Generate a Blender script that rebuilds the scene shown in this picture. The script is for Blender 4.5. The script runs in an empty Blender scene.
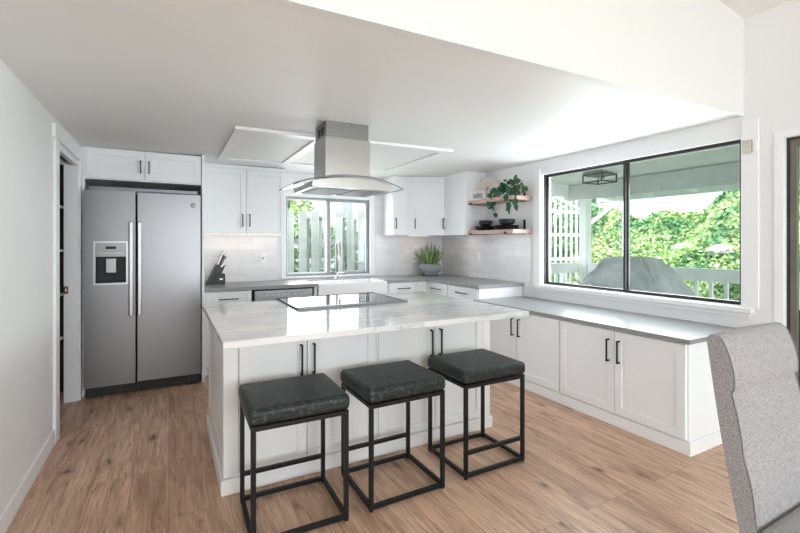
import bpy, bmesh, math, random
from mathutils import Vector, Matrix
random.seed(7)
S = bpy.context.scene
C = S.collection
PI = math.pi

# ------------------------------------------------------------------ camera
H = 1.38
YAW = math.atan(231/430)
cam_d = bpy.data.cameras.new('camera'); cam = bpy.data.objects.new('camera', cam_d); C.objects.link(cam)
cam_d.sensor_width = 36; cam_d.lens = 430/800*36
cam_d.shift_y = -(266.5-243)/800
cam.location = (0, 0, H); cam.rotation_euler = (PI/2, 0, -YAW)
cam_d.clip_start = 0.05
S.camera = cam

# ------------------------------------------------------------------ world, sun, exposure
w = bpy.data.worlds.new('world'); S.world = w; w.use_nodes = True
bg = w.node_tree.nodes['Background']
bg.inputs[0].default_value = (0.88, 0.94, 1.0, 1); bg.inputs[1].default_value = 5.2
sd = bpy.data.lights.new('sun', 'SUN'); sd.energy = 4.0; sd.angle = math.radians(6); sd.color = (1, .96, .9)
so = bpy.data.objects.new('sun', sd); C.objects.link(so)
so.rotation_euler = Vector((.45, .42, -.8)).to_track_quat('-Z', 'Y').to_euler()

def area(name, loc, direction, sx, sy, power, col=(1, 1, 1)):
    d = bpy.data.lights.new(name, 'AREA'); d.shape = 'RECTANGLE'; d.size = sx; d.size_y = sy; d.energy = power; d.color = col
    o = bpy.data.objects.new(name, d); C.objects.link(o); o.location = loc
    o.rotation_euler = Vector(direction).to_track_quat('-Z', 'Y').to_euler()
    return o
# added fill lamps at assumed, unseen dining room openings behind the camera
area('rear_fill_lamp', (1.5, -3.6, 1.5), (0, 1, -.35), 3.6, 1.6, 52, (.90, .94, 1))
area('side_fill_lamp', (-2.75, -1.3, 1.6), (1, .25, .05), 2.0, 1.6, 12, (.93, .965, 1))
# daylight in the big patio window and slider, and the sink window
area('patio_window_daylight', (3.95, 2.53, 1.45), (-1, 0, .08), 1.7, 1.0, 48, (.89, .94, 1))
area('sink_window_daylight', (1.88, 5.7, 1.45), (0, -1, .1), 1.0, .9, 15, (.96, .99, 1))
S.view_settings.view_transform = 'Standard'; S.view_settings.look = 'None'
S.view_settings.exposure = 0.18; S.view_settings.gamma = 1.0; S.view_settings.use_curve_mapping = False
S.cycles.max_bounces = 14; S.cycles.diffuse_bounces = 8; S.cycles.transparent_max_bounces = 16
S.cycles.use_denoising = True
S.cycles.sample_clamp_indirect = 6

# ------------------------------------------------------------------ materials
def mat(name, col=(.8, .8, .8), rough=.5, metal=0, spec=.5, **k):
    m = bpy.data.materials.new(name); m.use_nodes = True
    b = m.node_tree.nodes['Principled BSDF']
    b.inputs['Base Color'].default_value = (*col, 1); b.inputs['Roughness'].default_value = rough
    b.inputs['Metallic'].default_value = metal
    b.inputs['Specular IOR Level'].default_value = spec
    for kk, v in k.items(): b.inputs[kk].default_value = v
    return m
def N(m, t, **k):
    n = m.node_tree.nodes.new(t)
    for kk, v in k.items(): setattr(n, kk, v)
    return n
def lk(m, a, b): m.node_tree.links.new(a, b)
def bsdf(m): return m.node_tree.nodes['Principled BSDF']
def coords(m, scale=(1, 1, 1), rot=(0, 0, 0), loc=(0, 0, 0), src='Object'):
    t = N(m, 'ShaderNodeTexCoord'); mp = N(m, 'ShaderNodeMapping')
    mp.inputs['Scale'].default_value = scale; mp.inputs['Rotation'].default_value = rot; mp.inputs['Location'].default_value = loc
    if src == 'World':
        g = N(m, 'ShaderNodeNewGeometry'); lk(m, g.outputs['Position'], mp.inputs[0])
    else: lk(m, t.outputs[src], mp.inputs[0])
    return mp.outputs[0]
def noise(m, vec, scale, detail=4, rough=.55, dist=0):
    n = N(m, 'ShaderNodeTexNoise'); n.inputs['Scale'].default_value = scale; n.inputs['Detail'].default_value = detail
    n.inputs['Roughness'].default_value = rough; n.inputs['Distortion'].default_value = dist
    lk(m, vec, n.inputs['Vector']); return n.outputs['Fac']
def ramp(m, fac, stops):
    r = N(m, 'ShaderNodeValToRGB'); e = r.color_ramp.elements
    while len(e) < len(stops): e.new(.5)
    for i, (p, c) in enumerate(stops):
        e[i].position = p; e[i].color = (*c, 1) if len(c) == 3 else c
    lk(m, fac, r.inputs[0]); return r.outputs[0]
def mix(m, fac, a, b, mode='MIX'):
    n = N(m, 'ShaderNodeMix', data_type='RGBA', blend_type=mode)
    if isinstance(fac, (int, float)): n.inputs[0].default_value = fac
    else: lk(m, fac, n.inputs[0])
    for i, v in ((6, a), (7, b)):
        if isinstance(v, tuple): n.inputs[i].default_value = (*v, 1)
        else: lk(m, v, n.inputs[i])
    return n.outputs[2]
def bump(m, h, strength=.2, dist=.005):
    n = N(m, 'ShaderNodeBump'); n.inputs['Strength'].default_value = strength; n.inputs['Distance'].default_value = dist
    lk(m, h, n.inputs['Height']); lk(m, n.outputs[0], bsdf(m).inputs['Normal'])

M = {}
def speck(name, col, rough, amt=.03, scale=8, **k):
    m = mat(name, col, rough, **k)
    v = coords(m); f = noise(m, v, scale, 3)
    c = ramp(m, f, [(.3, tuple(x*(1-amt) for x in col)), (.7, tuple(min(1, x*(1+amt)) for x in col))])
    lk(m, c, bsdf(m).inputs['Base Color']); M[name] = m; return m
speck('wall_paint', (.80, .805, .82), .6, .01, 2)
m = speck('ceiling_paint', (.83, .83, .83), .55, .01, 2)
bump(m, noise(m, coords(m), 90, 2), .12, .003)
speck('trim_paint', (.84, .845, .86), .4, .01, 3)
speck('cabinet_paint', (.83, .84, .86), .35, .01, 3)
speck('island_paint', (.82, .82, .82), .35, .01, 3)
speck('white_plastic', (.85, .85, .85), .35, .01)
speck('white_vinyl', (.80, .82, .84), .4, .02)
speck('black_metal', (.007, .0075, .008), .45, .1, 20, spec=.3)
speck('bronze_frame', (.05, .046, .045), .4, .15, 12, metal=.5)
speck('grey_frame', (.24, .245, .26), .4, .1, 12, metal=.5)
speck('taupe_frame', (.17, .155, .135), .45, .1, 12, metal=.3)
speck('brass', (.35, .2, .08), .3, .1, metal=1)
speck('chrome', (.75, .74, .73), .15, .03, metal=1)
speck('dark_gap', (.02, .022, .022), .6, .1)
speck('black_glass', (.015, .016, .018), .04, .05, spec=.8)
speck('dark_ceramic', (.014, .015, .017), .35, .2, 30)
speck('sink_white', (.86, .86, .87), .12, .01)
speck('pot_grey', (.27, .28, .30), .6, .12, 20)
speck('soil', (.16, .07, .05), .9, .5, 60)
speck('pot_tan', (.55, .35, .26), .6, .1, 20)
speck('knife_block', (.018, .017, .016), .45, .3, 40)
speck('steel_handle', (.33, .29, .28), .3, .1, 30, metal=.8)
speck('black_handle', (.03, .03, .03), .4, .1)
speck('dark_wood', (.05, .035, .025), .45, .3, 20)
speck('photo_print', (.5, .5, .5), .5, .0)
m = M['photo_print']; f = noise(m, coords(m), 22, 5, .7); lk(m, ramp(m, f, [(.35, (.08, .08, .1)), (.5, (.45, .45, .47)), (.65, (.85, .85, .85))]), bsdf(m).inputs['Base Color'])
speck('deck_wood', (.45, .44, .43), .8, .2, 15)
speck('exterior_white', (.82, .83, .84), .6, .03, 5)
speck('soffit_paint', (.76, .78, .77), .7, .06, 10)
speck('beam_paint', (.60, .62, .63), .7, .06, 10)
speck('fence_board', (.36, .38, .38), .8, .12, 6)
speck('house_siding', (.42, .44, .46), .8, .03, 3)
speck('stone', (.62, .61, .59), .9, .2, 6)
speck('beige_plastic', (.58, .54, .47), .5, .02); speck('outlet_tone', (.55, .55, .56), .4, .02)
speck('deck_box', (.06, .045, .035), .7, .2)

# stainless: fine brushed variation in roughness
def steel(name, col, rough, metal=1):
    m = mat(name, col, rough, metal)
    v = coords(m, (2, 2, 220)); f = noise(m, v, 4, 2)
    r = N(m, 'ShaderNodeMapRange'); r.inputs[3].default_value = rough*.95; r.inputs[4].default_value = rough*1.06
    lk(m, f, r.inputs[0]); lk(m, r.outputs[0], bsdf(m).inputs['Roughness']); M[name] = m; return m
steel('stainless', (.24, .24, .245), .34)
steel('stainless_light', (.46, .46, .465), .32)
steel('hood_steel', (.44, .435, .42), .28); steel('dark_steel', (.27, .268, .26), .35)
steel('panel_steel', (.36, .36, .37), .4)

# marble
m = mat('marble', (.8, .8, .8), .07); M['marble'] = m
v = coords(m, (1, 1, 1), (0, 0, .5), src='World')
w1 = noise(m, v, 1.1, 8, .6, 1.2)
v2 = coords(m, (.55, 3.2, 1), (0, 0, -.28), src='World')
w2 = noise(m, v2, 2.2, 9, .62, .9)
vein = ramp(m, w2, [(.38, (.82, .82, .825)), (.46, (.79, .795, .805)), (.50, (.58, .595, .625)), (.52, (.79, .795, .80)), (.65, (.84, .84, .845))])
soft = ramp(m, w1, [(.35, (.83, .84, .87)), (.65, (1, 1, 1))])
lk(m, mix(m, 1.0, vein, soft, 'MULTIPLY'), bsdf(m).inputs['Base Color'])

# grey quartz
m = mat('quartz', (.4, .4, .4), .30, spec=.25); M['quartz'] = m
f = noise(m, coords(m, src='World'), 260, 2); f2 = noise(m, coords(m, src='World'), 3, 4)
c = mix(m, .35, ramp(m, f, [(.3, (.22, .22, .225)), (.7, (.33, .33, .335))]), ramp(m, f2, [(.3, (.25, .25, .255)), (.7, (.31, .31, .31))]))
lk(m, c, bsdf(m).inputs['Base Color'])

# tile: stacked handmade tiles
def tile(name, axis):
    m = mat(name, (.8, .8, .8), .24); M[name] = m
    g = N(m, 'ShaderNodeNewGeometry'); sp = N(m, 'ShaderNodeSeparateXYZ'); lk(m, g.outputs['Position'], sp.inputs[0])
    cb = N(m, 'ShaderNodeCombineXYZ'); lk(m, sp.outputs[axis], cb.inputs[0]); lk(m, sp.outputs[2], cb.inputs[1])
    br = N(m, 'ShaderNodeTexBrick'); br.offset = .5; br.squash = 1
    br.inputs['Scale'].default_value = 1; br.inputs['Brick Width'].default_value = .30; br.inputs['Row Height'].default_value = .076
    br.inputs['Mortar Size'].default_value = .0022; br.inputs['Mortar Smooth'].default_value = .3
    br.inputs['Color1'].default_value = (.80, .78, .785, 1); br.inputs['Color2'].default_value = (.70, .685, .70, 1); br.inputs['Mortar'].default_value = (.66, .65, .66, 1)
    mp = N(m, 'ShaderNodeMapping'); mp.inputs['Location'].default_value = (0, -.915 % .076, 0)
    lk(m, cb.outputs[0], mp.inputs[0]); lk(m, mp.outputs[0], br.inputs['Vector'])
    f = noise(m, coords(m, src='World'), 9, 3)
    lk(m, mix(m, 1, br.outputs['Color'], ramp(m, f, [(.3, (.93, .93, .94)), (.7, (1, 1, 1))]), 'MULTIPLY'), bsdf(m).inputs['Base Color'])
    mt = N(m, 'ShaderNodeMath', operation='MULTIPLY_ADD'); lk(m, br.outputs['Fac'], mt.inputs[0]); mt.inputs[1].default_value = -.6; lk(m, f, mt.inputs[2])
    bump(m, mt.outputs[0], .35, .004)
tile('tile_back', 0); tile('tile_right', 1)

# floor planks running along Y
m = mat('floor_planks', (.4, .3, .2), .38); M['floor_planks'] = m
g = N(m, 'ShaderNodeNewGeometry'); sp = N(m, 'ShaderNodeSeparateXYZ'); lk(m, g.outputs['Position'], sp.inputs[0])
cb = N(m, 'ShaderNodeCombineXYZ'); lk(m, sp.outputs[1], cb.inputs[0]); lk(m, sp.outputs[0], cb.inputs[1])
br = N(m, 'ShaderNodeTexBrick'); br.offset = .37; br.offset_frequency = 3
br.inputs['Scale'].default_value = 1; br.inputs['Brick Width'].default_value = 1.5; br.inputs['Row Height'].default_value = .19
br.inputs['Mortar Size'].default_value = .0012; br.inputs['Mortar Smooth'].default_value = .1
br.inputs['Color1'].default_value = (0, 0, 0, 1); br.inputs['Color2'].default_value = (1, 1, 1, 1); br.inputs['Mortar'].default_value = (.5, .5, .5, 1)
lk(m, cb.outputs[0], br.inputs['Vector'])
# per-plank offset of the grain
off = N(m, 'ShaderNodeVectorMath', operation='MULTIPLY_ADD'); lk(m, br.outputs['Color'], off.inputs[0]); off.inputs[1].default_value = (7, 11, 5); lk(m, cb.outputs[0], off.inputs[2])
gm = N(m, 'ShaderNodeMapping'); gm.inputs['Scale'].default_value = (1.0, 9, 1); lk(m, off.outputs[0], gm.inputs[0])
g1 = noise(m, gm.outputs[0], 2.2, 7, .62, .8)
gm2 = N(m, 'ShaderNodeMapping'); gm2.inputs['Scale'].default_value = (3, 60, 1); lk(m, off.outputs[0], gm2.inputs[0])
g2 = noise(m, gm2.outputs[0], 2.0, 3, .6)
base = ramp(m, br.outputs['Color'], [(0, (.51, .32, .222)), (.5, (.58, .375, .265)), (1, (.65, .435, .315))])
gr = ramp(m, g1, [(.27, (.50, .43, .39)), (.40, (.82, .78, .76)), (.52, (1.0, 1.0, 1.0)), (.72, (1.28, 1.28, 1.28))])
fine = ramp(m, g2, [(.33, (.78, .76, .75)), (.6, (1.06, 1.06, 1.06))])
c = mix(m, 1, base, gr, 'MULTIPLY'); c = mix(m, 1, c, fine, 'MULTIPLY')
km = N(m, 'ShaderNodeMapping'); km.inputs['Scale'].default_value = (1.1, 2.6, 1); lk(m, off.outputs[0], km.inputs[0])
vo = N(m, 'ShaderNodeTexVoronoi', voronoi_dimensions='2D'); vo.inputs['Scale'].default_value = 1.5; vo.inputs['Randomness'].default_value = 1
kd = N(m, 'ShaderNodeVectorMath', operation='ADD'); nn = N(m, 'ShaderNodeTexNoise'); nn.inputs['Scale'].default_value = 9; nn.inputs['Detail'].default_value = 4
lk(m, km.outputs[0], nn.inputs['Vector']); ks = N(m, 'ShaderNodeVectorMath', operation='SCALE'); lk(m, nn.outputs['Color'], ks.inputs[0]); ks.inputs['Scale'].default_value = .16
lk(m, km.outputs[0], kd.inputs[0]); lk(m, ks.outputs[0], kd.inputs[1]); lk(m, kd.outputs[0], vo.inputs['Vector'])
knot = ramp(m, vo.outputs['Distance'], [(0, (1, 1, 1)), (.035, (.9, .9, .9)), (.07, (.42, .42, .42)), (.16, (0, 0, 0))])
km2 = noise(m, off.outputs[0], 1.1, 2); kmask = ramp(m, km2, [(.46, (0, 0, 0)), (.52, (1, 1, 1))])
km3 = N(m, 'ShaderNodeMapping'); km3.inputs['Scale'].default_value = (.9, 5.5, 1); lk(m, kd.outputs[0], km3.inputs[0])
vo2 = N(m, 'ShaderNodeTexVoronoi', voronoi_dimensions='2D'); vo2.inputs['Scale'].default_value = 1.9; lk(m, km3.outputs[0], vo2.inputs['Vector'])
c = mix(m, ramp(m, vo2.outputs['Distance'], [(0, (.8, .8, .8)), (.05, (.6, .6, .6)), (.12, (0, 0, 0))]), c, (.22, .12, .08))
c = mix(m, mix(m, 1, knot, kmask, 'MULTIPLY'), c, (.16, .09, .06))
mo = ramp(m, br.outputs['Fac'], [(0, (1, 1, 1)), (1, (.45, .4, .36))])
c = mix(m, 1, c, mo, 'MULTIPLY')
lk(m, c, bsdf(m).inputs['Base Color'])
bump(m, g2, .08, .002)

# wood shelf
m = mat('shelf_wood', (.5, .38, .3), .5); M['shelf_wood'] = m
f = noise(m, coords(m, (30, 3, 30)), 2, 5, .6, .6)
lk(m, ramp(m, f, [(.3, (.34, .22, .18)), (.6, (.54, .37, .31))]), bsdf(m).inputs['Base Color'])
# black leather
m = mat('leather', (.03, .035, .037), .45, spec=.35); M['leather'] = m
f = noise(m, coords(m), 55, 5, .75); f2 = noise(m, coords(m), 5, 3)
lk(m, mix(m, .3, ramp(m, f, [(.40, (.006, .009, .010)), (.54, (.016, .021, .022)), (.62, (.10, .115, .118))]), ramp(m, f2, [(.3, (.010, .013, .014)), (.7, (.026, .031, .032))])), bsdf(m).inputs['Base Color'])
bump(m, noise(m, coords(m), 160, 3), .25, .002)
# chair fabric
m = mat('grey_weave', (.35, .34, .34), .95); M['grey_weave'] = m
f = noise(m, coords(m, (1, 1, 1)), 420, 2, .5); f2 = noise(m, coords(m, (1, 1, .5)), 260, 2)
fa = mix(m, .5, f, f2)
lk(m, ramp(m, fa, [(.38, (.21, .20, .207)), (.5, (.33, .318, .325)), (.62, (.45, .437, .443))]), bsdf(m).inputs['Base Color'])
bump(m, f, .5, .002)
# grill cover
m = mat('cover_cloth', (.2, .2, .21), .8); M['cover_cloth'] = m
f = noise(m, coords(m), 6, 4); lk(m, ramp(m, f, [(.3, (.40, .405, .44)), (.7, (.58, .585, .62))]), bsdf(m).inputs['Base Color'])
# leaves
def leafmat(name, a, b, c3, rough=.55, scale=3):
    m = mat(name, a, rough); M[name] = m
    f = noise(m, coords(m, src='World'), scale, 4, .7)
    lk(m, ramp(m, f, [(.32, a), (.5, b), (.68, c3)]), bsdf(m).inputs['Base Color']); return m
leafmat('ivy', (.12, .26, .08), (.38, .52, .20), (.72, .78, .48), .6, 6)
leafmat('ivy_dark', (.04, .15, .08), (.12, .30, .15), (.40, .55, .30), .6, 6)
leafmat('hill_ground', (.10, .16, .06), (.22, .32, .14), (.5, .52, .40), .9, 2)
leafmat('pothos', (.008, .045, .018), (.015, .085, .032), (.03, .14, .05), .4, 16)
leafmat('aloe', (.05, .13, .04), (.16, .32, .10), (.55, .62, .30), .45, 40)
leafmat('grass', (.2, .3, .1), (.3, .4, .15), (.4, .5, .2), .9)
m = leafmat('ivy_bank', (.12, .26, .08), (.38, .52, .20), (.74, .80, .50), .6, 7)
lf = noise(m, coords(m, src='World'), 1.3, 4, .7); old = bsdf(m).inputs['Base Color'].links[0].from_socket
lk(m, mix(m, ramp(m, lf, [(.40, (1, 1, 1)), (.52, (0, 0, 0))]), old, (.07, .22, .09)), bsdf(m).inputs['Base Color'])
# platter with pressed ring pattern
m = mat('platter_clay', (.72, .66, .63), .6); M['platter_clay'] = m
wv = N(m, 'ShaderNodeTexWave', wave_type='RINGS', rings_direction='SPHERICAL'); wv.inputs['Scale'].default_value = 9
lk(m, coords(m), wv.inputs['Vector']); lk(m, ramp(m, wv.outputs[1], [(.2, (.66, .59, .56)), (.7, (.76, .71, .68))]), bsdf(m).inputs['Base Color'])
# glass: clear sheet with a fresnel sheen
def glassmat(name, tint, refl=1.0):
    m = bpy.data.materials.new(name); m.use_nodes = True; nt = m.node_tree; nt.nodes.clear()
    o = nt.nodes.new('ShaderNodeOutputMaterial'); t = nt.nodes.new('ShaderNodeBsdfTransparent'); g = nt.nodes.new('ShaderNodeBsdfGlossy')
    t.inputs[0].default_value = (*tint, 1); g.inputs['Roughness'].default_value = .01; g.inputs[0].default_value = (refl,)*3+(1,)
    fr = nt.nodes.new('ShaderNodeFresnel'); fr.inputs[0].default_value = 1.45
    mx = nt.nodes.new('ShaderNodeMixShader'); ge = nt.nodes.new('ShaderNodeNewGeometry'); iv = nt.nodes.new('ShaderNodeMath'); iv.operation = 'SUBTRACT'; iv.inputs[0].default_value = 1; nt.links.new(ge.outputs['Backfacing'], iv.inputs[1]); mu = nt.nodes.new('ShaderNodeMath'); mu.operation = 'MULTIPLY'; nt.links.new(fr.outputs[0], mu.inputs[0]); nt.links.new(iv.outputs[0], mu.inputs[1]); nt.links.new(mu.outputs[0], mx.inputs[0]); nt.links.new(t.outputs[0], mx.inputs[1]); nt.links.new(g.outputs[0], mx.inputs[2])
    nt.links.new(mx.outputs[0], o.inputs[0]); M[name] = m
glassmat('window_glass', (.97, .985, .98)); glassmat('screen_glass', (.88, .92, .90)); glassmat('hood_glass', (.93, .95, .95))
# LED strips really emit
m = mat('led_strip', (1, .9, .8), .5); bsdf(m).inputs['Emission Color'].default_value = (1, .78, .55, 1); bsdf(m).inputs['Emission Strength'].default_value = 1.0; M['led_strip'] = m

# ------------------------------------------------------------------ mesh helpers
def root_loc(o):
    v = Vector((0, 0, 0))
    while o is not None: v += o.location; o = o.parent
    return v
class MB:
    def __init__(s): s.bm = bmesh.new()
    def box(s, x0, x1, y0, y1, z0, z1, b=0, seg=1, mtx=None):
        r = bmesh.ops.create_cube(s.bm, size=1)
        vs = r['verts']
        mt = Matrix.Translation(((x0+x1)/2, (y0+y1)/2, (z0+z1)/2)) @ Matrix.Diagonal((abs(x1-x0), abs(y1-y0), abs(z1-z0), 1))
        bmesh.ops.transform(s.bm, matrix=mt, verts=vs)
        if b > 0:
            es = list({e for v in vs for e in v.link_edges})
            rb = bmesh.ops.bevel(s.bm, geom=es, offset=b, segments=seg, profile=.5, affect='EDGES')
            vs = list({v for f in rb['faces'] for v in f.verts} | {v for v in vs if v.is_valid})
        if mtx is not None: bmesh.ops.transform(s.bm, matrix=mtx, verts=[v for v in vs if v.is_valid])
        return s
    def bar(s, p, q, t, t2=None, b=0):           # square bar between two points
        p, q = Vector(p), Vector(q); d = q-p; L = d.length; t2 = t2 or t
        mt = Matrix.Translation((p+q)/2) @ d.to_track_quat('Z', 'Y').to_matrix().to_4x4()
        return s.box(-t/2, t/2, -t2/2, t2/2, -L/2, L/2, b, 1, mt)
    def tube(s, pts, r, n=10, cap=True):
        pts = [Vector(p) for p in pts]; rs = r if isinstance(r, (list, tuple)) else [r]*len(pts)
        rings = []; up = None
        for i, p in enumerate(pts):
            d = (pts[min(i+1, len(pts)-1)]-pts[max(i-1, 0)]).normalized()
            if up is None: up = Vector((0, 0, 1)) if abs(d.z) < .9 else Vector((1, 0, 0))
            a = d.cross(up).normalized(); b = a.cross(d).normalized(); up = b
            rings.append([s.bm.verts.new(p + rs[i]*(math.cos(2*PI*k/n)*a + math.sin(2*PI*k/n)*b)) for k in range(n)])
        for i in range(len(rings)-1):
            for k in range(n): s.bm.faces.new((rings[i][k], rings[i][(k+1) % n], rings[i+1][(k+1) % n], rings[i+1][k])).smooth = True
        if cap: s.bm.faces.new(rings[0][::-1]); s.bm.faces.new(rings[-1])
        return s
    def lathe(s, prof, c=(0, 0, 0), n=32, mtx=None, smooth=True):
        c = Vector(c); rings = []; allv = []
        for r, z in prof:
            if r < 1e-5: ring = [s.bm.verts.new(c+Vector((0, 0, z)))]
            else: ring = [s.bm.verts.new(c+Vector((r*math.cos(2*PI*k/n), r*math.sin(2*PI*k/n), z))) for k in range(n)]
            rings.append(ring); allv += ring
        for A, B in zip(rings, rings[1:]):
            for k in range(n):
                k2 = (k+1) % n
                if len(A) == 1 and len(B) == 1: continue
                if len(A) == 1: f = (A[0], B[k2], B[k])
                elif len(B) == 1: f = (A[k], A[k2], B[0])
                else: f = (A[k], A[k2], B[k2], B[k])
                s.bm.faces.new(f).smooth = smooth
        if mtx is not None: bmesh.ops.transform(s.bm, matrix=mtx, verts=allv)
        return s
    def prism(s, poly, z0, z1, axis='Z'):          # polygon extruded along an axis
        def P3(u, v, w_): return {'Z': (u, v, w_), 'Y': (u, w_, v), 'X': (w_, u, v)}[axis]
        a = [s.bm.verts.new(P3(u, v, z0)) for u, v in poly]; b = [s.bm.verts.new(P3(u, v, z1)) for u, v in poly]
        n = len(poly)
        s.bm.faces.new(a[::-1]); s.bm.faces.new(b)
        for k in range(n): s.bm.faces.new((a[k], a[(k+1) % n], b[(k+1) % n], b[k]))
        return s
    def poly(s, pts, smooth=False):
        f = s.bm.faces.new([s.bm.verts.new(p) for p in pts]); f.smooth = smooth; return s
    def build(s, name, material, parent=None):
        bmesh.ops.recalc_face_normals(s.bm, faces=s.bm.faces)
        me = bpy.data.meshes.new(name)
        rl = root_loc(parent) if parent else Vector((0, 0, 0))
        s.bm.transform(Matrix.Translation(-rl)); s.bm.to_mesh(me); s.bm.free()
        o = bpy.data.objects.new(name, me); C.objects.link(o); me.materials.append(M[material] if isinstance(material, str) else material)
        if parent: o.parent = parent
        return o
def raw(name, verts, faces, material, parent=None, smooth=False):
    me = bpy.data.meshes.new(name); rl = root_loc(parent) if parent else Vector((0, 0, 0))
    me.from_pydata([tuple(Vector(v)-rl) for v in verts], [], faces); me.update()
    if smooth: me.polygons.foreach_set('use_smooth', [True]*len(me.polygons))
    o = bpy.data.objects.new(name, me); C.objects.link(o); me.materials.append(M[material])
    if parent: o.parent = parent
    return o
def thing(name, label, cat, loc=(0, 0, 0), rz=0, group=None):
    o = bpy.data.objects.new(name, None); C.objects.link(o); o.location = loc; o.rotation_euler = (0, 0, rz); o.empty_display_size = .1
    o['label'] = label; o['category'] = cat
    if group: o['group'] = group
    return o
def tag(o, label, cat, group=None, kind=None):
    o['label'] = label; o['category'] = cat
    if group: o['group'] = group
    if kind: o['kind'] = kind
    return o
def struct_root(name, loc=(0, 0, 0)):
    o = bpy.data.objects.new(name, None); C.objects.link(o); o.location = loc; o['kind'] = 'structure'; o.empty_display_size = .1; return o
def struct(o): o['kind'] = 'structure'; return o
def copy_tree(o, parent=None):
    c = o.copy(); C.objects.link(c); c.parent = parent
    for ch in [x for x in bpy.data.objects if x.parent == o]: copy_tree(ch, c)
    return c

XL, XR, YB, ZC = -.70, 3.664, 5.47, 2.272
def zceil(x): return 2.245 + (x-XL)/(XR-XL)*.055

# ------------------------------------------------------------------ the room shell
struct(MB().box(-2.9, 3.82, -3.7, 5.62, -.06, 0).build('floor', 'floor_planks'))
b = MB()   # left wall, with the pantry opening
b.box(XL-.13, XL, 1.2, 3.83, 0, 3.9); b.box(XL-.095, XL, 4.66, YB+.15, 0, 2.6); b.box(XL-.13, XL, 3.83, 4.66, 2.10, 2.6)
struct(b.build('wall_left', 'wall_paint'))
b = MB()   # back wall with the sink window
b.box(XL-.13, 1.30, YB, YB+.15, 0, 2.6); b.box(2.465, XR+.15, YB, YB+.15, 0, 2.6); b.box(1.30, 2.465, YB, YB+.15, 0, .955); b.box(1.30, 2.465, YB, YB+.15, 1.975, 2.6)
struct(b.build('wall_back', 'wall_paint'))
WY0, WY1, WZ0, WZ1 = 1.576, 3.485, .917, 2.147
b = MB()   # right wall: patio window and slider
X0, X1 = XR, XR+.15
b.box(X0, X1, WY1, YB, 0, 3.2); b.box(X0, X1, WY0, WY1, 0, WZ0); b.box(X0, X1, WY0, WY1, WZ1, 3.2)
b.box(X0, X1, 1.33, WY0, 0, 3.2); b.box(X0, X1, -1.0, 1.33, 2.09, 3.2); b.box(X0, X1, -3.7, -1.0, 0, 3.2)
struct(b.build('wall_right', 'wall_paint'))
b = MB()   # kitchen ceiling slab, slightly out of level like the photo's
b.prism([(XL-.13, zceil(XL)), (XR, zceil(XR)), (XR, 2.45), (XL-.13, 2.45)], 1.62, YB+.15, 'Y')
struct(b.build('ceiling', 'ceiling_paint'))
b = MB()   # drop face between vaulted dining room and kitchen ceiling
b.prism([(-2.9, zceil(-.7)), (XL, zceil(XL)), (XR, zceil(XR)), (XR, 3.3), (-2.9, 4.2)], 1.565, 1.62, 'Y')
struct(b.build('wall_soffit', 'wall_paint'))
b = MB()   # vaulted ceiling over the dining room
zs = lambda x: 3.0 + (XR-x)*.15
b.prism([(-2.9, zs(-2.9)), (XR+.15, zs(XR+.15)), (XR+.15, zs(XR)+.12), (-2.9, zs(-2.9)+.12)], -3.7, 1.565, 'Y')
struct(b.build('ceiling', 'ceiling_paint'))
b = MB()   # dining room: wall behind the camera with a wide window opening
b.box(-2.9, -.5, -3.7, -3.55, 0, 4.2); b.box(3.4, XR, -3.7, -3.55, 0, 4.2); b.box(-.5, 3.4, -3.7, -3.55, 0, .5); b.box(-.5, 3.4, -3.7, -3.55, 2.3, 4.2)
struct(b.build('wall_rear', 'wall_paint'))
b = MB()
b.box(-2.9, -2.78, -3.55, -2.4, 0, 4.2); b.box(-2.9, -2.78, -.2, 1.2, 0, 4.2); b.box(-2.9, -2.78, -2.4, -.2, 0, .7); b.box(-2.9, -2.78, -2.4, -.2, 2.1, 4.2)
b.box(-2.78, XL-.13, 1.2, 1.35, 0, 4.2)
struct(b.build('wall_dining', 'wall_paint'))
# pantry behind the left opening
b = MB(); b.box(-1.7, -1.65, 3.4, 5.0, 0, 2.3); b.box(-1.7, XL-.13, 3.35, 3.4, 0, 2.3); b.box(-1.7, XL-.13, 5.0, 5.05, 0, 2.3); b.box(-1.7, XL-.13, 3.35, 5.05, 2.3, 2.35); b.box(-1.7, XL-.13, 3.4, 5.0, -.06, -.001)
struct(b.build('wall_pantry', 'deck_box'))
t = thing('pantry_shelf_unit', 'dark shelving glimpsed through the doorway left of the refrigerator', 'shelving', (-1.3, 4.8, 0))
for z in (.5, .9, 1.3, 1.7): MB().box(-1.6, -.86, 4.7, 4.98, z, z+.02).build('shelf', 'trim_paint', t)
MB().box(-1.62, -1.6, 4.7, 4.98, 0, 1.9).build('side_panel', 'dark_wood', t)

# pantry door casing, jamb and pocket track
d1 = struct_root('door_1', (XL, 4.2, 0))
b = MB(); b.box(XL, XL+.018, 3.715, 3.825, 0, 2.10, .002); b.box(XL, XL+.018, 4.655, 4.72, 0, 2.10, .002); b.box(XL, XL+.022, 3.68, 4.725, 2.10, 2.20, .002)
b.build('casing', 'trim_paint', d1)
b = MB(); b.box(XL-.10, XL, 4.640, 4.66, 0, 2.08); b.box(XL-.13, XL-.09, 3.83, 4.66, 2.055, 2.10); b.box(XL-.035, XL, 3.83, 4.66, 2.055, 2.10)
b.build('jamb', 'trim_paint', d1)
b = MB(); b.box(XL-.09, XL-.035, 3.84, 4.62, 2.075, 2.095); b.build('pocket_track', 'dark_gap', d1)
b = MB(); b.box(XL-.099, XL-.068, 4.634, 4.641, .94, 1.005, .001); pl = b.build('strike_plate', 'brass', d1)
MB().box(XL-.089, XL-.078, 4.632, 4.635, .962, .985).build('slot', 'white_plastic', pl)

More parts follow.
